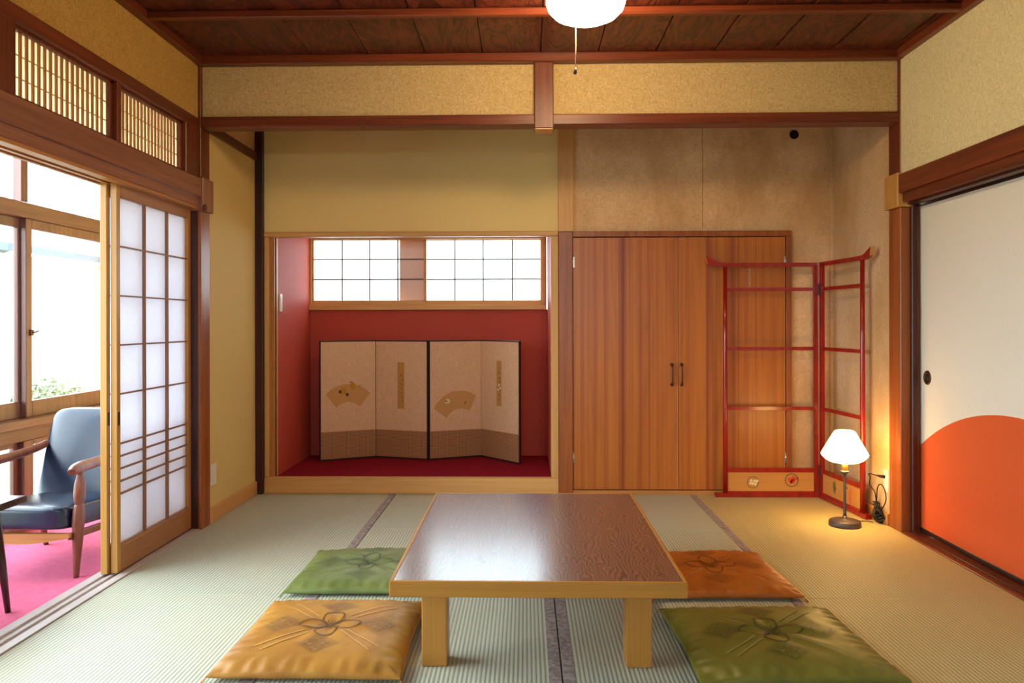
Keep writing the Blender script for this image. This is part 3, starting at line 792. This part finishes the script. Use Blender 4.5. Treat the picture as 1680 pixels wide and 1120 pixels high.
cushion(.60, .60, MT['cush_orange'], 9.2, MT['thread_odark'], MT['thread_orange'], 'burnt orange floor cushion behind the olive green one on the right of the table', (.80, 3.462, .002), R(1.5))

# ------------------------------------------------------------------ kimono rack
t = thing('kimono_rack', 'red lacquered two-fold kimono rack standing in the right corner', 'rack', (1.6, 4.98, 0))
def rack_panel(P0, P1, flip, over):
    """P0 outer foot (x,y), P1 hinge side (x,y)"""
    P0, P1 = Vector((P0[0], P0[1], 0)), Vector((P1[0], P1[1], 0)); d = (P1-P0).normalized(); n = Vector((-d.y, d.x, 0)); L = (P1-P0).length
    if n.y > 0: n = -n
    Mx = Matrix(((d.x, n.x, 0, P0.x), (d.y, n.y, 0, P0.y), (0, 0, 1, 0), (0, 0, 0, 1)))
    def tb(x0, x1, y0, y1, z0, z1, bev=.002):
        q = bmesh.new(); bmesh.ops.create_cube(q, size=1)
        for v in q.verts: v.co = Vector(((x0+x1)/2+v.co.x*(x1-x0), (y0+y1)/2+v.co.y*(y1-y0), (z0+z1)/2+v.co.z*(z1-z0)))
        if bev: bmesh.ops.bevel(q, geom=q.edges[:], offset=bev, segments=2, affect='EDGES')
        return q
    e = MB(); e.tube([Mx @ Vector((.012, 0, z)) for z in (.02, .5, 1.0, 1.475)], [.0155, .015, .0135, .0125], 16); e.build('outer_post', MT['lacquer'], t)
    e = MB(); e.merge(tb(L-.030, L-.004, -.012, .012, .01, 1.47), None, Mx); e.build('inner_post', MT['lacquer'], t)
    e = MB(); pr = []
    # top bar with an upturned outer end
    n_ = 24
    pts = []
    for i in range(n_+1):
        x = -over+(L-.004+over)*i/n_; s_ = max(0, (-x+.02)/(over+.02)); z = 1.478+.032*s_**2.2; hgt = .013+.012*s_**1.6
        pts.append((x, z, hgt))
    top = [(x, 0, z+h) for x, z, h in pts]; bot = [(x, 0, z-h) for x, z, h in pts]
    top[0] = (top[0][0]-.012, 0, top[0][2]); 
    q = MB(); q.prism([Vector(p)+Vector((0, -.012, 0)) for p in top+bot[::-1]], (0, .024, 0))
    tmp = q.bm.copy(); q.bm.free(); e.merge(tmp, None, Mx); tb_ = e.build('top_bar', MT['lacquer'], t)
    q = MB(); x, z, h = pts[0]
    q.prism([(x-.0135, -.0115, z+h), (x-.0015, -.0115, z-h), (x-.0015+.001, .0115, z-h), (x-.0135+.001, .0115, z+h)], (.001, 0, 0)); tmp = q.bm.copy(); q.bm.free()
    e = MB(); e.merge(tmp, None, Mx); e.build('end_cap', MT['end_cap'], tb_)
    for z in (1.322, .945, .565):
        e = MB(); e.merge(tb(.012, L-.01, -.007, .007, z-.011, z+.011), None, Mx); e.build('rail', MT['lacquer'], t)
    e = MB(); e.merge(tb(.012, L-.01, -.009, .009, .158, .186), None, Mx); e.merge(tb(.012, L-.01, -.009, .009, .02, .038), None, Mx); e.build('lower_frame', MT['lacquer'], t)
    pn = MB(); pn.merge(tb(.02, L-.02, -.003, .003, .034, .16, .0), None, Mx); panel = pn.build('lower_panel', MT['lacquer_panel'], t)
    e = MB(); e.merge(tb(-.055, L-.002, -.02, .02, .001, .026, .004), None, Mx); e.build('foot_bar', MT['lacquer'], t)
    return Mx, L, panel
Mx, L, pan = rack_panel((1.262, 5.085), (1.862, 5.085), 0, .10)
def disc_art(Mx, cx, cz, r, kind, parent):
    e = MB(); O = lambda x, z: Mx @ Vector((x, .0036, z)); N_ = (Mx.to_3x3() @ Vector((0, 1, 0)))
    def ring(x, z, rr, wd, m_, sxx=1):
        e.ribbon([O(x+rr*sxx*math.cos(a), z+rr*math.sin(a)) for a in [2*math.pi*i/24 for i in range(24)]], wd, N_, .0004, m_, True)
    def blob(x, z, ra, rb, ang, m_):
        b_ = bmesh.new(); ps = [b_.verts.new(O(x+ra*math.cos(a)*math.cos(ang)-rb*math.sin(a)*math.sin(ang), z+ra*math.cos(a)*math.sin(ang)+rb*math.sin(a)*math.cos(ang))+N_*.0006) for a in [2*math.pi*i/12 for i in range(12)]]
        b_.faces.new(ps); e.merge(b_, m_)
    if kind == 'wreath':
        for i in range(16):
            a = 2*math.pi*i/16; blob(cx+r*math.cos(a), cz+r*math.sin(a), r*.2, r*.1, a+1.2, MT['paint_green'])
        for (x, z, rr) in ((-.3, .1, .42), (.25, .3, .4), (.2, -.2, .42), (-.1, -.35, .3), (.75, .25, .3)): blob(cx+x*r, cz+z*r, r*rr, r*rr*.75, random.random()*3, MT['paint_red'])
    elif kind == 'cream':
        ring(cx, cz, r, .004, MT['paint_green'])
        for (x, z) in ((-.3, .3), (.3, .25), (0, -.2), (-.4, -.2), (.45, -.3), (.75, .2)): blob(cx+x*r, cz+z*r, r*.3, r*.2, random.random()*3, MT['paint_cream'])
    elif kind == 'green':
        for (x, z) in ((0, .6), (.2, .1), (0, -.5), (-.3, 0)): blob(cx+x*r, cz+z*r, r*.35, r*.14, random.random(), MT['paint_green']); ring(cx+x*r*.5, cz+z*r, r*.35, .004, MT['paint_green'])
    else:
        for (x, z) in ((-.3, .8), (.2, .3), (-.1, -.2), (.3, -.6), (0, -.9)): ring(cx+x*r*.7, cz+z*r, r*.32, .004, MT['paint_red']); blob(cx+x*r*.5, cz+z*r, r*.12, r*.1, 0, MT['paint_red'])
    e.build('painted_motif', None, parent)
disc_art(Mx, .185, .094, .036, 'cream', pan); disc_art(Mx, .43, .108, .040, 'wreath', pan)
Mx, L, pan = rack_panel((1.925, 4.555), (1.874, 5.07), 1, .085)
disc_art(Mx, L-.18, .10, .040, 'green', pan); disc_art(Mx, L-.37, .095, .038, 'redrings', pan)
for z in (1.32, .172):
    e = MB(); e.box(1.855, 1.884, 5.052, 5.072, z-.038, z+.038, .002); e.build('hinge', MT['iron'], t)
e = MB()
for i in range(7): 
    z = 1.45-.018*i; e.tube([(1.425+.006*math.cos(a), 5.072, z+.009*math.sin(a)) for a in [2*math.pi*k/10 for k in range(10)]], .0012, 5, closed=True)
e.build('small_chain', MT['chrome'], t)

# ------------------------------------------------------------------ floor lamp on the tatami
LX, LY = 1.743, 4.37
t = thing('table_lamp', 'lit lamp with a conical white glass shade standing on the tatami by the pillar', 'lamp', (LX, LY, 0))
b = MB(); b.lathe([(0, 0), (.080, 0), (.083, .004), (.082, .022), (.078, .030), (.070, .033), (.02, .036), (.014, .042), (.011, .055), (0, .055)], (LX, LY, 0), 48); b.build('base', MT['lamp_metal'], t)
b = MB(); b.lathe([(0, .05), (.0095, .05), (.0085, .07), (.0075, .2), (.0085, .22), (.0075, .225), (.0075, .275), (.012, .285), (.021, .292), (.024, .298), (.012, .302), (0, .302)], (LX, LY, 0), 24)
b.tube([(LX, LY, .205), (LX+.016, LY-.004, .207)], [.003, .005], 8); b.build('stem', MT['lamp_metal'], t)
b = MB(); b.lathe([(0, .30), (.014, .30), (.016, .335), (.014, .345), (0, .345)], (LX, LY, 0), 20); b.build('socket', MT['brass'], t)
b = MB(); b.lathe([(.05, .345), (.075, .350), (.098, .362), (.118, .382), (.122, .392), (.116, .404), (.060, .505), (.052, .516), (.042, .521), (0, .522)], (LX, LY, 0), 56)
b.build('glass_shade', MT['lamp_glass'], t)
def wob(pts, n=8):
    """Catmull-Rom through pts"""
    P = [Vector(p) for p in pts]; P = [P[0]]+P+[P[-1]]; out = []
    for i in range(1, len(P)-2):
        for k in range(n):
            u = k/n; a, b_, c, d = P[i-1], P[i], P[i+1], P[i+2]
            out.append(.5*((2*b_)+(-a+c)*u+(2*a-5*b_+4*c-d)*u*u+(-a+3*b_-3*c+d)*u**3))
    out.append(P[-2]); return out
b = MB(); b.tube(wob([(LX+.07, LY+.02, .012), (1.83, 4.44, .006), (1.87, 4.452, .006), (1.90, 4.452, .006), (1.925, 4.44, .004)]), .003, 8, MT['grey_cable']); b.build('cord', None, t)
t2 = thing('cable_tangle', 'tangle of black cables plugged into the outlet beside the pillar', 'cables', (1.94, 4.47, 0))
b = MB()
rnd = random.Random(5)
b.tube(wob([(1.972, 4.40, .262), (1.95, 4.42, .263), (1.925, 4.49, .262), (1.95, 4.53, .235), (1.955, 4.55, .19), (1.957, 4.49, .16), (1.957, 4.47, .11), (1.957, 4.46, .07)]), .003, 8)
b.tube(wob([(1.96, 4.48, .08), (1.96, 4.47, .13), (1.96, 4.46, .19), (1.965, 4.43, .215), (1.968, 4.39, .19), (1.968, 4.375, .14), (1.96, 4.40, .09), (1.955, 4.44, .06)]), .003, 8)
for k in range(16):
    c = Vector((1.958+rnd.uniform(-.006, .006), 4.445+rnd.uniform(-.025, .025), .055+rnd.uniform(-.01, .02))); r1, r2, ph = rnd.uniform(.02, .038), rnd.uniform(.025, .045), rnd.uniform(0, 3)
    b.tube([c+Vector((.018*math.sin(a*2+ph)*.8, r1*math.cos(a), r2*math.sin(a+ph*.3))) for a in [2*math.pi*i/22 for i in range(22)]], .0032, 6, closed=True)
b.build('cables', MT['black'], t2)
b = MB(); b.box(1.948, 1.974, 4.41, 4.465, .002, .04, .004, seg=2); b.build('adapter', MT['black'], t2)
b = MB(); b.tube([(1.976, 4.40, .262), (1.955, 4.412, .263), (1.945, 4.43, .264)], [.009, .008, .004], 10); b.build('plug', MT['black'], t2)

# ------------------------------------------------------------------ folding screen in the alcove
t = thing('folding_screen', 'four-panel folding screen with fan and calligraphy strips in the red alcove', 'folding screen', (-.78, 5.85, .1))
cor = [(-1.51, 5.768), (-1.129, 5.957), (-.716, 5.828), (-.336, 6.0), (-.037, 5.659)]
# the last leaf opens towards the viewer; keep leaves a hair apart
SH = .885
for i, ((xa, ya), (xb, yb)) in enumerate(zip(cor, cor[1:])):
    d = Vector((xb-xa, yb-ya)); L = d.length; ang = math.atan2(d.y, d.x)
    b = LMB(); b.box(.003, L-.003, -.006, .006, .01, SH-.004); p = b.build('panel', MT['scr_paper'], t)
    p.location = (xa+.78, ya-5.85, 0); p.rotation_euler.z = ang
    b = LMB(); e0 = .010; 
    for q in ((0, L, 0, .014), (0, L, SH-.010, SH)): b.box(q[0]+.001, q[1]-.001, -.009, .009, q[2], q[3], .002)
    for q in ((.001, .001+e0 if i in (0, 2) else .004), (L-e0 if i in (1, 3) else L-.004, L-.001)): b.box(q[0], q[1], -.009, .009, .012, SH-.008, .001)
    b.build('border', MT['scr_frame'], p)
    b = LMB(); b.box(.006, L-.006, -.0072, -.0058, .014, .213); b.build('patterned_band', MT['scr_band'], p)
    b = LMB(); Y = -.0075
    def flat(pts, mat, y=Y):
        q = bmesh.new(); q.faces.new([q.verts.new((x, y, z)) for x, z in pts][::-1]); b.merge(q, mat)
    if i in (0, 2):
        cx, cz, tilt = (L*.50, .475, 0) if i == 0 else (L*.48, .415, R(14))
        pts = []
        r0, r1, hw = .155, .29, R(42 if i == 0 else 44)
        for k in range(19): a = hw-2*hw*k/18; pts.append((r1*math.sin(a)*.86, r1*math.cos(a)))
        for k in range(19): a = -hw+2*hw*k/18; pts.append((r0*math.sin(a)*.86, r0*math.cos(a)))
        zc = (r0+r1)/2+.01
        P = [(cx+x*math.cos(tilt)-(z-zc)*math.sin(tilt), cz+.03+x*math.sin(tilt)+(z-zc)*math.cos(tilt)) for x, z in pts]
        # split into quads so the outline stays correct
        n2 = 19
        q = bmesh.new(); vs = [q.verts.new((x, Y, z)) for x, z in P]
        for k in range(n2-1): q.faces.new((vs[k], vs[k+1], vs[2*n2-2-k], vs[2*n2-1-k]))
        bmesh.ops.recalc_face_normals(q, faces=q.faces[:]); b.merge(q, MT['scr_fan'])
        def el(x, z, ra, rb, m_, a0=0): flat([(x+ra*math.cos(a)*math.cos(a0)-rb*math.sin(a)*math.sin(a0), z+ra*math.cos(a)*math.sin(a0)+rb*math.sin(a)*math.cos(a0)) for a in [2*math.pi*k/18 for k in range(18)]], m_, Y-.0006)
        if i == 0:
            el(cx-.035, cz+.035, .026, .024, MT['ochre']); el(cx+.035, cz+.07, .022, .027, MT['ochre'], .2)
            el(cx-.06, cz+.03, .011, .012, MT['ink']); el(cx-.008, cz+.008, .011, .012, MT['ink'], .5); el(cx+.02, cz+.10, .014, .003, MT['ink'], .5); el(cx+.085, cz+.07, .016, .002, MT['ink'], 1.0)
        else:
            el(cx-.055, cz+.015, .022, .018, MT['scr_band'] if 0 else MT['paint_cream'], .2); el(cx-.065, cz+.017, .013, .006, MT['ink'], -.6); el(cx+.085, cz-.0, .004, .010, MT['ink'], -.4)
        b.build('fan_painting', None, p)
    else:
        cx = L*.49; z0, z1 = (.375, .72) if i == 1 else (.40, .735)
        flat([(cx-.028, z0), (cx+.028, z0), (cx+.028, z1), (cx-.028, z1)], MT['scr_strip'])
        rr = random.Random(i*3+1)
        z = z1-.09 if i == 1 else z1-.045
        while z > z0+.05:   # running brush strokes
            pts = [(cx+.006+rr.uniform(-.012, .012), z-k*.006) for k in range(4)]
            b.ribbon([(x, Y-.0006, zz) for x, zz in pts], .0028, (0, -1, 0), 0, MT['ink'])
            if rr.random() < .5: b.ribbon([(cx-.006, Y-.0006, z-.008), (cx+.003, Y-.0006, z-.005), (cx+.014, Y-.0006, z-.010)], .0024, (0, -1, 0), 0, MT['ink'])
            z -= rr.uniform(.024, .04)
        if i == 3:
            for (x, zz) in ((.0, .555), (.012, .535), (-.008, .52)): flat([(cx+x+.012*math.cos(a), zz+.01*math.sin(a)) for a in [2*math.pi*k/10 for k in range(10)]], MT['paint_cream'], Y-.0006)
        b.build('poem_strip', None, p)

# ------------------------------------------------------------------ ceiling lamp
PX, PY = .24, 3.13
t = thing('ceiling_lamp', 'lit white opal glass ceiling lamp with a pull cord', 'lamp', (PX, PY, CZ))
b = MB(); b.lathe([(0, 2.300), (.05, 2.301), (.09, 2.307), (.125, 2.323), (.148, 2.347), (.157, 2.375), (.155, 2.40), (.142, 2.43), (.11, 2.462), (.06, 2.478), (.045, 2.482)], (PX, PY, 0), 64); b.build('glass_shade', MT['pendant_glass'], t)
b = MB(); b.lathe([(0, 2.478), (.05, 2.478), (.052, 2.50), (.04, 2.515), (.03, 2.52), (.03, CZ), (0, CZ)], (PX, PY, 0), 32); b.build('fitting', MT['brass'], t)
cxp, cyp = .198, 3.10
b = MB(); b.tube([(cxp, cyp, 2.31), (cxp+.001, cyp, 2.2), (cxp-.001, cyp, 2.105)], .0022, 6); pc = b.build('pull_cord', MT['white_cord'], t)
b = MB(); b.tube([(cxp-.001, cyp, 2.107), (cxp, cyp, 2.096), (cxp-.003, cyp, 2.082)], [.003, .006, .0065], 10, MT['iron']); b.build('cord_knob', None, pc)

# ------------------------------------------------------------------ armchair on the veranda
CX, CY = -2.285, 3.80
t = thing('armchair', 'navy blue leatherette armchair with turned wooden legs on the pink veranda carpet', 'armchair', (CX, CY, VF))
def soft_box(mb, c, hx, hy, hz, p=5, mat=None, shear=None, nx=22, ny=22, nz=10, crown=0):
    """superellipsoid-like upholstered block"""
    q = bmesh.new(); bmesh.ops.create_cube(q, size=2); bmesh.ops.subdivide_edges(q, edges=q.edges[:], cuts=14, use_grid_fill=True)
    for v in q.verts:
        x, y, z = v.co
        # round the box by bending towards a superellipse
        nrm = (abs(x)**p+abs(y)**p+abs(z)**p)**(1/p)
        x, y, z = x/nrm, y/nrm, z/nrm
        z2 = z+crown*(1-x*x)*(1-y*y)*(1 if z > 0 else 0)
        co = Vector((x*hx, y*hy, z2*hz))
        v.co = co
        if shear: v.co = shear(v.co)
        v.co += Vector(c)
    for f in q.faces: f.smooth = True
    mb.merge(q, mat)
seat = MB(); soft_box(seat, (CX, CY-.0, .21), .225, .30, .055, 9, shear=lambda v: v+Vector((0, 0, -.09*(v.y)+.0)), crown=.25); seat.build('seat_cushion', MT['navy'], t)
bk = MB()
def shb(v):
    s_ = (v.z+.23)/.46       # 0 bottom..1 top
    return Vector((v.x*(1.0-.04*s_), v.y+.17*s_, v.z+0))
soft_box(bk, (CX, CY+.24, .425), .235, .05, .235, 10, shear=shb); bk.build('back_cushion', MT['navy'], t)
def turned(x, y, z0, z1, dx, dy, R0=.021, name='leg', shape=0):
    H_ = z1-z0
    prof = [(0, .011), (.15, .015), (.35, .021), (.50, .0245), (.60, .023), (.655, .018), (.67, .015), (.685, .018), (.75, .0235), (.84, .022), (.93, .014), (1.0, .011)] if shape == 0 else [(0, .011), (.3, .015), (.7, .02), (1, .018)]
    b_ = MB(); pts = []; rs = []
    for u, r_ in prof: pts.append((x+dx*u, y+dy*u, z0+H_*u)); rs.append(r_*1.1)
    pts2 = wob(pts, 3); rs2 = []
    for i in range(len(rs)-1):
        for k in range(3): rs2.append(rs[i]+(rs[i+1]-rs[i])*k/3)
    rs2.append(rs[-1])
    b_.tube(pts2, rs2, 18); return b_.build(name, MT['walnut'], t)
turned(-2.041, 3.552, VF, .452, .01, .02); turned(-2.53, 3.552, VF, .452, -.01, .02)
turned(-2.09, 4.09, VF, .17, .02, -.06, shape=1); turned(-2.505, 4.085, VF, .17, .0, -.06, shape=1)
for s_ in (-1, 1):
    x = CX+s_*.252
    a = MB(); pts = wob([(x+s_*.008, 3.49, .448), (x+s_*.004, 3.56, .460), (x, 3.72, .458), (x-s_*.004, 3.88, .460), (x-s_*.01, 4.02, .47), (x-s_*.016, 4.12, .485)], 5)
    n = len(pts); rs = [(.014+.012*math.sin(min(1, i/5)*math.pi/2)-.008*(i/n)) for i in range(n)]
    a.tube(pts, rs, 16, sx=1.25); a.build('armrest', MT['walnut'], t)
    # side rail
    a = MB(); a.prism([(CX+s_*.215, 3.53, .165), (CX+s_*.215, 3.53, .135), (CX+s_*.215, 4.08, .095), (CX+s_*.215, 4.1, .13)], (s_*.022, 0, 0), bev=.003); a.build('side_rail', MT['walnut'], t)
    a = MB(); a.tube([(CX+s_*.20, 3.98, .13), (CX+s_*.215, 4.12, .40), (CX+s_*.212, 4.22, .60)], [.013, .015, .011], 12); a.build('back_upright', MT['walnut'], t)
a = MB()
top = [(CX-.235+.47*i/16, 0, .168) for i in range(17)]; bot = [(CX-.235+.47*i/16, 0, .148-.028*math.sin(math.pi*i/16)) for i in range(17)]
a.prism([(p[0], 3.512, p[2]) for p in top+bot[::-1]], (0, .022, 0)); a.build('front_rail', MT['honey_x'], t)

# ------------------------------------------------------------------ coffee table
t = thing('coffee_table', 'dark wooden coffee table at the left edge of the frame beside the armchair', 'coffee table', (-2.25, 2.85, VF))
b = MB(); b.box(-2.55, -2.012, 2.35, 3.158, .392, .42, .006, seg=2); b.build('tabletop', MT['walnut_dark'], t)
b = MB(); b.box(-2.47, -2.10, 2.45, 3.08, .35, .392, .003); b.build('apron', MT['walnut_dark'], t)
for (x, y, dx) in ((-2.067, 3.118, -.045), (-2.49, 3.118, .045), (-2.067, 2.4, -.045), (-2.49, 2.4, .045)):
    b = MB(); b.tube([(x, y, VF), (x+dx*.45, y-.01, .17), (x+dx, y-.02 if y > 2.8 else y+.02, .38)], [.0105, .0165, .021], 14); b.build('leg', MT['walnut_dark'], t)

# ------------------------------------------------------------------ outside
m = MB(); m.box(-45, 25, -30, 60, -.65, -.55); o = struct('floor_ground', m, MT['ground']); 
t = thing('neighbouring_house', 'pale house with a grey roof seen faintly through the veranda window', 'house', (-11.5, 14.5, -.55))
b = MB(); b.box(-14.5, -9.8, 9, 20, -.55, 2.45); b.build('wall', MT['ext_wall'], t)
b = MB(); b.prism([(-9.2, 8.5, 2.42), (-12.2, 8.5, 3.5), (-15.2, 8.5, 2.42), (-15.2, 8.5, 2.55), (-12.2, 8.5, 3.66), (-9.2, 8.5, 2.56)][::-1], (0, 12, 0)); b.build('roof', MT['roof'], t)
def shrub(x, y, r, h, label, sd):
    t = thing('garden_shrub', label, 'shrub', (x, y, -.55), group='shrubs in the garden')
    rg = random.Random(sd); b = MB()
    for k in range(5):
        a = rg.uniform(0, 6.28); b.tube([(x, y, -.55), (x+r*.3*math.cos(a), y+r*.3*math.sin(a), -.55+h*.5), (x+r*.5*math.cos(a), y+r*.5*math.sin(a), -.55+h*.85)], [.03, .02, .008], 6)
    b.build('stems', MT['bark'], t)
    q = bmesh.new()
    for k in range(1500):
        u = Vector((rg.gauss(0, 1), rg.gauss(0, 1), rg.gauss(0, 1))).normalized()*(rg.random()**.4)
        c = Vector((x+u.x*r, y+u.y*r, -.55+h*.58+u.z*h*.42)); s_ = rg.uniform(.03, .06)
        a = Vector((rg.gauss(0, 1), rg.gauss(0, 1), rg.gauss(0, 1))).normalized(); b2 = a.orthogonal().normalized()
        q.faces.new([q.verts.new(c+a*s_), q.verts.new(c+b2*s_*.4), q.verts.new(c-a*s_), q.verts.new(c-b2*s_*.4)])
    b = MB(); b.merge(q); o = b.build('foliage', MT['leaf'], t)
shrub(-7.6, 9.6, .6, 1.2, 'leafy shrub in the bright garden beyond the veranda glass', 3)
shrub(-6.3, 10.4, .5, .95, 'lower leafy shrub in the garden nearer the sliding doors', 4)
shrub(-9.0, 9.0, .6, 1.35, 'taller garden shrub at the left of the veranda view', 5)

# ------------------------------------------------------------------ light
wd = bpy.data.worlds.new('sky'); SC.world = wd; wd.use_nodes = True
bg = wd.node_tree.nodes['Background']; bg.inputs[0].default_value = (.76, .89, 1.0, 1); bg.inputs[1].default_value = 11.0
def portal(loc, rot, sx, sy):
    l = bpy.data.lights.new('portal', 'AREA'); l.shape = 'RECTANGLE'; l.size = sx; l.size_y = sy; l.cycles.is_portal = True
    o = bpy.data.objects.new('window_portal', l); COL.objects.link(o); o.location = loc; o.rotation_euler = rot
portal((VX-.09, 2.4, 1.15), (0, R(-90), 0), 2.5, 7.9)
portal(((AXL+AXR)/2, AY+.13, 1.5), (R(-90), 0, 0), 1.85, .6)
portal((.05, YF-.12, 1.52), (R(90), 0, 0), 1.5, .85)

# ------------------------------------------------------------------ camera
cam = bpy.data.cameras.new('camera'); co = bpy.data.objects.new('camera', cam); COL.objects.link(co)
cam.sensor_width = 36; cam.lens = 36*1300/1680; cam.shift_x = (840-833.4)/1680; cam.shift_y = -30/1680
cam.clip_start = .05; cam.clip_end = 200
co.matrix_world = Matrix.Translation((0, 0, 1.11)) @ Matrix.Rotation(.022, 4, 'Z') @ Matrix.Rotation(R(90), 4, 'X') @ Matrix.Rotation(-.002, 4, 'Z')
SC.camera = co
SC.view_settings.view_transform = 'Standard'; SC.view_settings.look = 'None'
SC.view_settings.exposure = 0.78; SC.view_settings.gamma = 1; SC.view_settings.use_curve_mapping = False
SC.cycles.use_denoising = True; SC.cycles.max_bounces = 10; SC.cycles.diffuse_bounces = 6; SC.cycles.transparent_max_bounces = 12
SC.cycles.sample_clamp_indirect = 8; SC.cycles.caustics_reflective = False; SC.cycles.caustics_refractive = False
